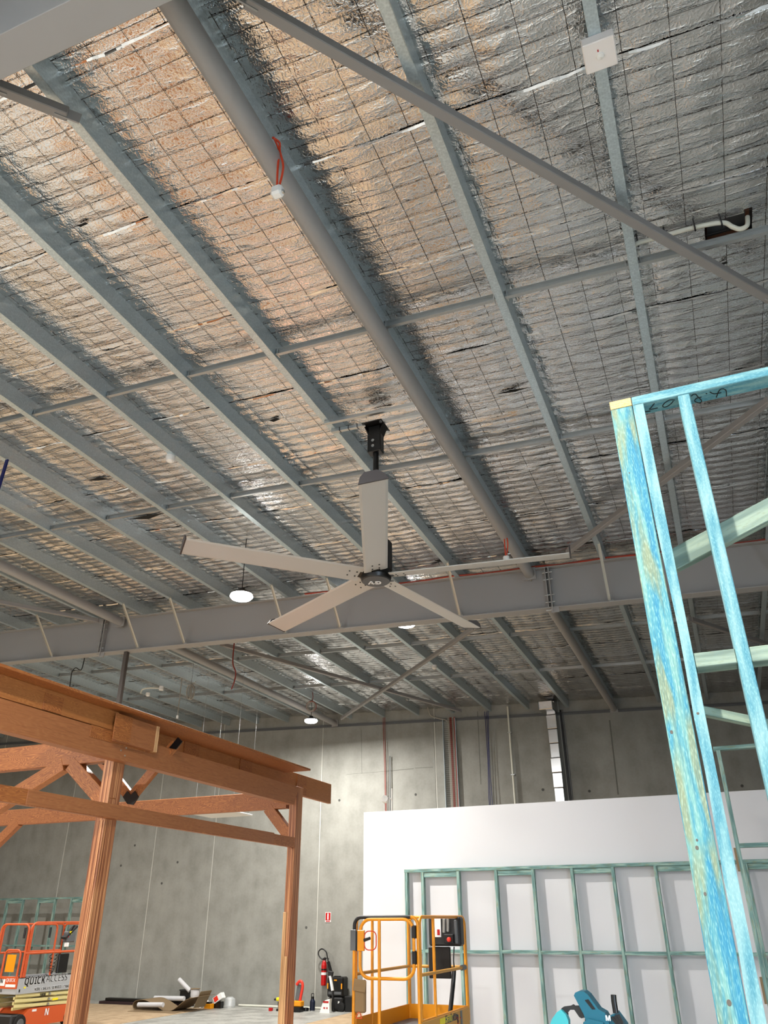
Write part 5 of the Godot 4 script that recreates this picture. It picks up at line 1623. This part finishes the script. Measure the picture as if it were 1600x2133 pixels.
	mk(mb, "sack", M.plastic, t)
	for s in [[-0.04, 0.21, 0.11, 0.25], [-0.03, 0.09, 0.02, 0.12], [0.05, 0.09, 0.09, 0.12]]:
		part_box(t, "print", M.red, c + Vector3(s[0], s[1], 0.008), c + Vector3(s[2], s[3], 0.014))
	# tool case on a trolley base
	c = at_y(702, 2106, 0)
	t = thing("tool_case_stack", "black and yellow tool case stacked on a wheeled black base", "tool case", c)
	part_box(t, "trolley_base", M.dark, c + Vector3(-0.2, 0.03, -0.2), c + Vector3(0.2, 0.3, 0.12), 0.03)
	part_box(t, "case", M.black, c + Vector3(-0.25, 0.30, -0.2), c + Vector3(0.21, 0.74, 0.1), 0.03)
	part_box(t, "case_ridge", M.grey, c + Vector3(-0.2, 0.36, 0.1), c + Vector3(0.16, 0.42, 0.115), 0.005)
	for s in [-0.24, 0.15]:
		part_box(t, "latch", M.yellow, c + Vector3(s, 0.48, 0.1), c + Vector3(s + 0.035, 0.6, 0.118), 0.004)
	part_box(t, "brand_plate", M.yellow, c + Vector3(-0.05, 0.655, 0.1), c + Vector3(0.03, 0.685, 0.108))
	part_box(t, "carry_handle", M.black, c + Vector3(-0.1, 0.72, -0.05), c + Vector3(0.08, 0.76, 0.02), 0.01)
	part_box(t, "label", M.plastic, c + Vector3(0.08, 0.12, 0.12), c + Vector3(0.12, 0.22, 0.125))
	for s in [-0.2, 0.17]:
		part_lathe(t, "wheel", M.rubber, Transform3D(Basis(Vector3.RIGHT, PI / 2), c + Vector3(s, 0.1, 0.13)), [Vector2(0, -0.03), Vector2(0.1, -0.03), Vector2(0.1, 0.03), Vector2(0.05, 0.04), Vector2(0, 0.04)], 20)
	c = at_y(724, 2107, 0)
	t = thing("storage_crate", "plain black storage crate beside the tool case", "crate", c)
	part_box(t, "body", M.black, c + Vector3(-0.03, 0, -0.12), c + Vector3(0.17, 0.32, 0.1), 0.01)
	part_box(t, "rim", M.dark, c + Vector3(-0.04, 0.30, -0.13), c + Vector3(0.18, 0.33, 0.11), 0.004)
	c = at_y(752, 2105, 0)
	t = thing("vacuum_drum", "dark wheeled drum behind the lift post", "vacuum", c)
	part_lathe(t, "drum", M.dark, Transform3D(Basis(Vector3.RIGHT, PI / 2), c + Vector3(0, 0.13, 0)), [Vector2(0, -0.1), Vector2(0.12, -0.1), Vector2(0.13, -0.05), Vector2(0.13, 0.05), Vector2(0.1, 0.08), Vector2(0.05, 0.085), Vector2(0, 0.085)], 20)
	part_box(t, "top_box", M.navy, c + Vector3(-0.08, 0.2, -0.1), c + Vector3(0.1, 0.3, 0.05), 0.02)
	# fire extinguisher on the wall
	var e0 := at_d(674, 2053, DW - 0.13)
	var e1 := at_d(677, 2000, DW - 0.13)
	t = thing("fire_extinguisher", "red fire extinguisher with coiled black hose and horn on the wall", "fire extinguisher", e0)
	var h := e1.y - e0.y
	f = Transform3D(Basis(), e0)
	part_lathe(t, "cylinder", M.red, f, [Vector2(0, 0), Vector2(0.062, 0.0), Vector2(0.07, 0.02), Vector2(0.07, h * 0.80), Vector2(0.05, h * 0.93), Vector2(0.025, h)], 24)
	part_lathe(t, "black_band", M.black, f, [Vector2(0.0715, h * 0.60), Vector2(0.0715, h * 0.66)], 24)
	part_lathe(t, "label_band", M.print_white, f, [Vector2(0.0712, h * 0.42), Vector2(0.0712, h * 0.52)], 24)
	part_box(t, "valve", M.black, e0 + Vector3(-0.03, h, -0.03), e0 + Vector3(0.05, h + 0.05, 0.03), 0.008)
	part_bar(t, "lever", M.black, e0 + Vector3(0.0, h + 0.06, 0), e0 + Vector3(0.14, h + 0.03, 0), 0.025, 0.015, Vector3.UP, 0.003)
	var hose := []
	for q in [[676, 1999], [670, 1997], [664, 1990], [664, 1982], [669, 1977], [675, 1978], [680, 1984], [682, 1994], [686, 2012], [688, 2020]]:
		hose.append(at_d(q[0], q[1], DW - 0.14))
	part_tube(t, "hose", M.black, curve(hose), 0.017, 8)
	part_bar(t, "horn", M.black, at_d(684, 2003, DW - 0.15), at_d(691, 2030, DW - 0.17), 0.07, 0.06, Vector3.BACK, 0.01)
	part_box(t, "wall_bracket", M.grey, e0 + Vector3(-0.03, h * 0.5, -0.13), e0 + Vector3(0.03, h * 0.6, -0.06))
	c = at_y(690, 2106, 0)
	t = thing("white_upright", "slim white folded stand leaning on the tool case", "stand", Vector3(c.x, 0, c.z + 0.05))
	part_bar(t, "rail", M.plastic, at_d(688, 2033, 20.55), at_d(693, 2064, 20.5), 0.05, 0.07, Vector3.BACK, 0.006)
	part_bar(t, "head", M.dark, at_d(684, 2027, 20.55), at_d(694, 2029, 20.55), 0.06, 0.11, Vector3.UP, 0.02)
	part_bar(t, "foot", M.dark, at_d(693, 2064, 20.5), at_d(694, 2104, 20.5), 0.04, 0.05, Vector3.BACK, 0.006)
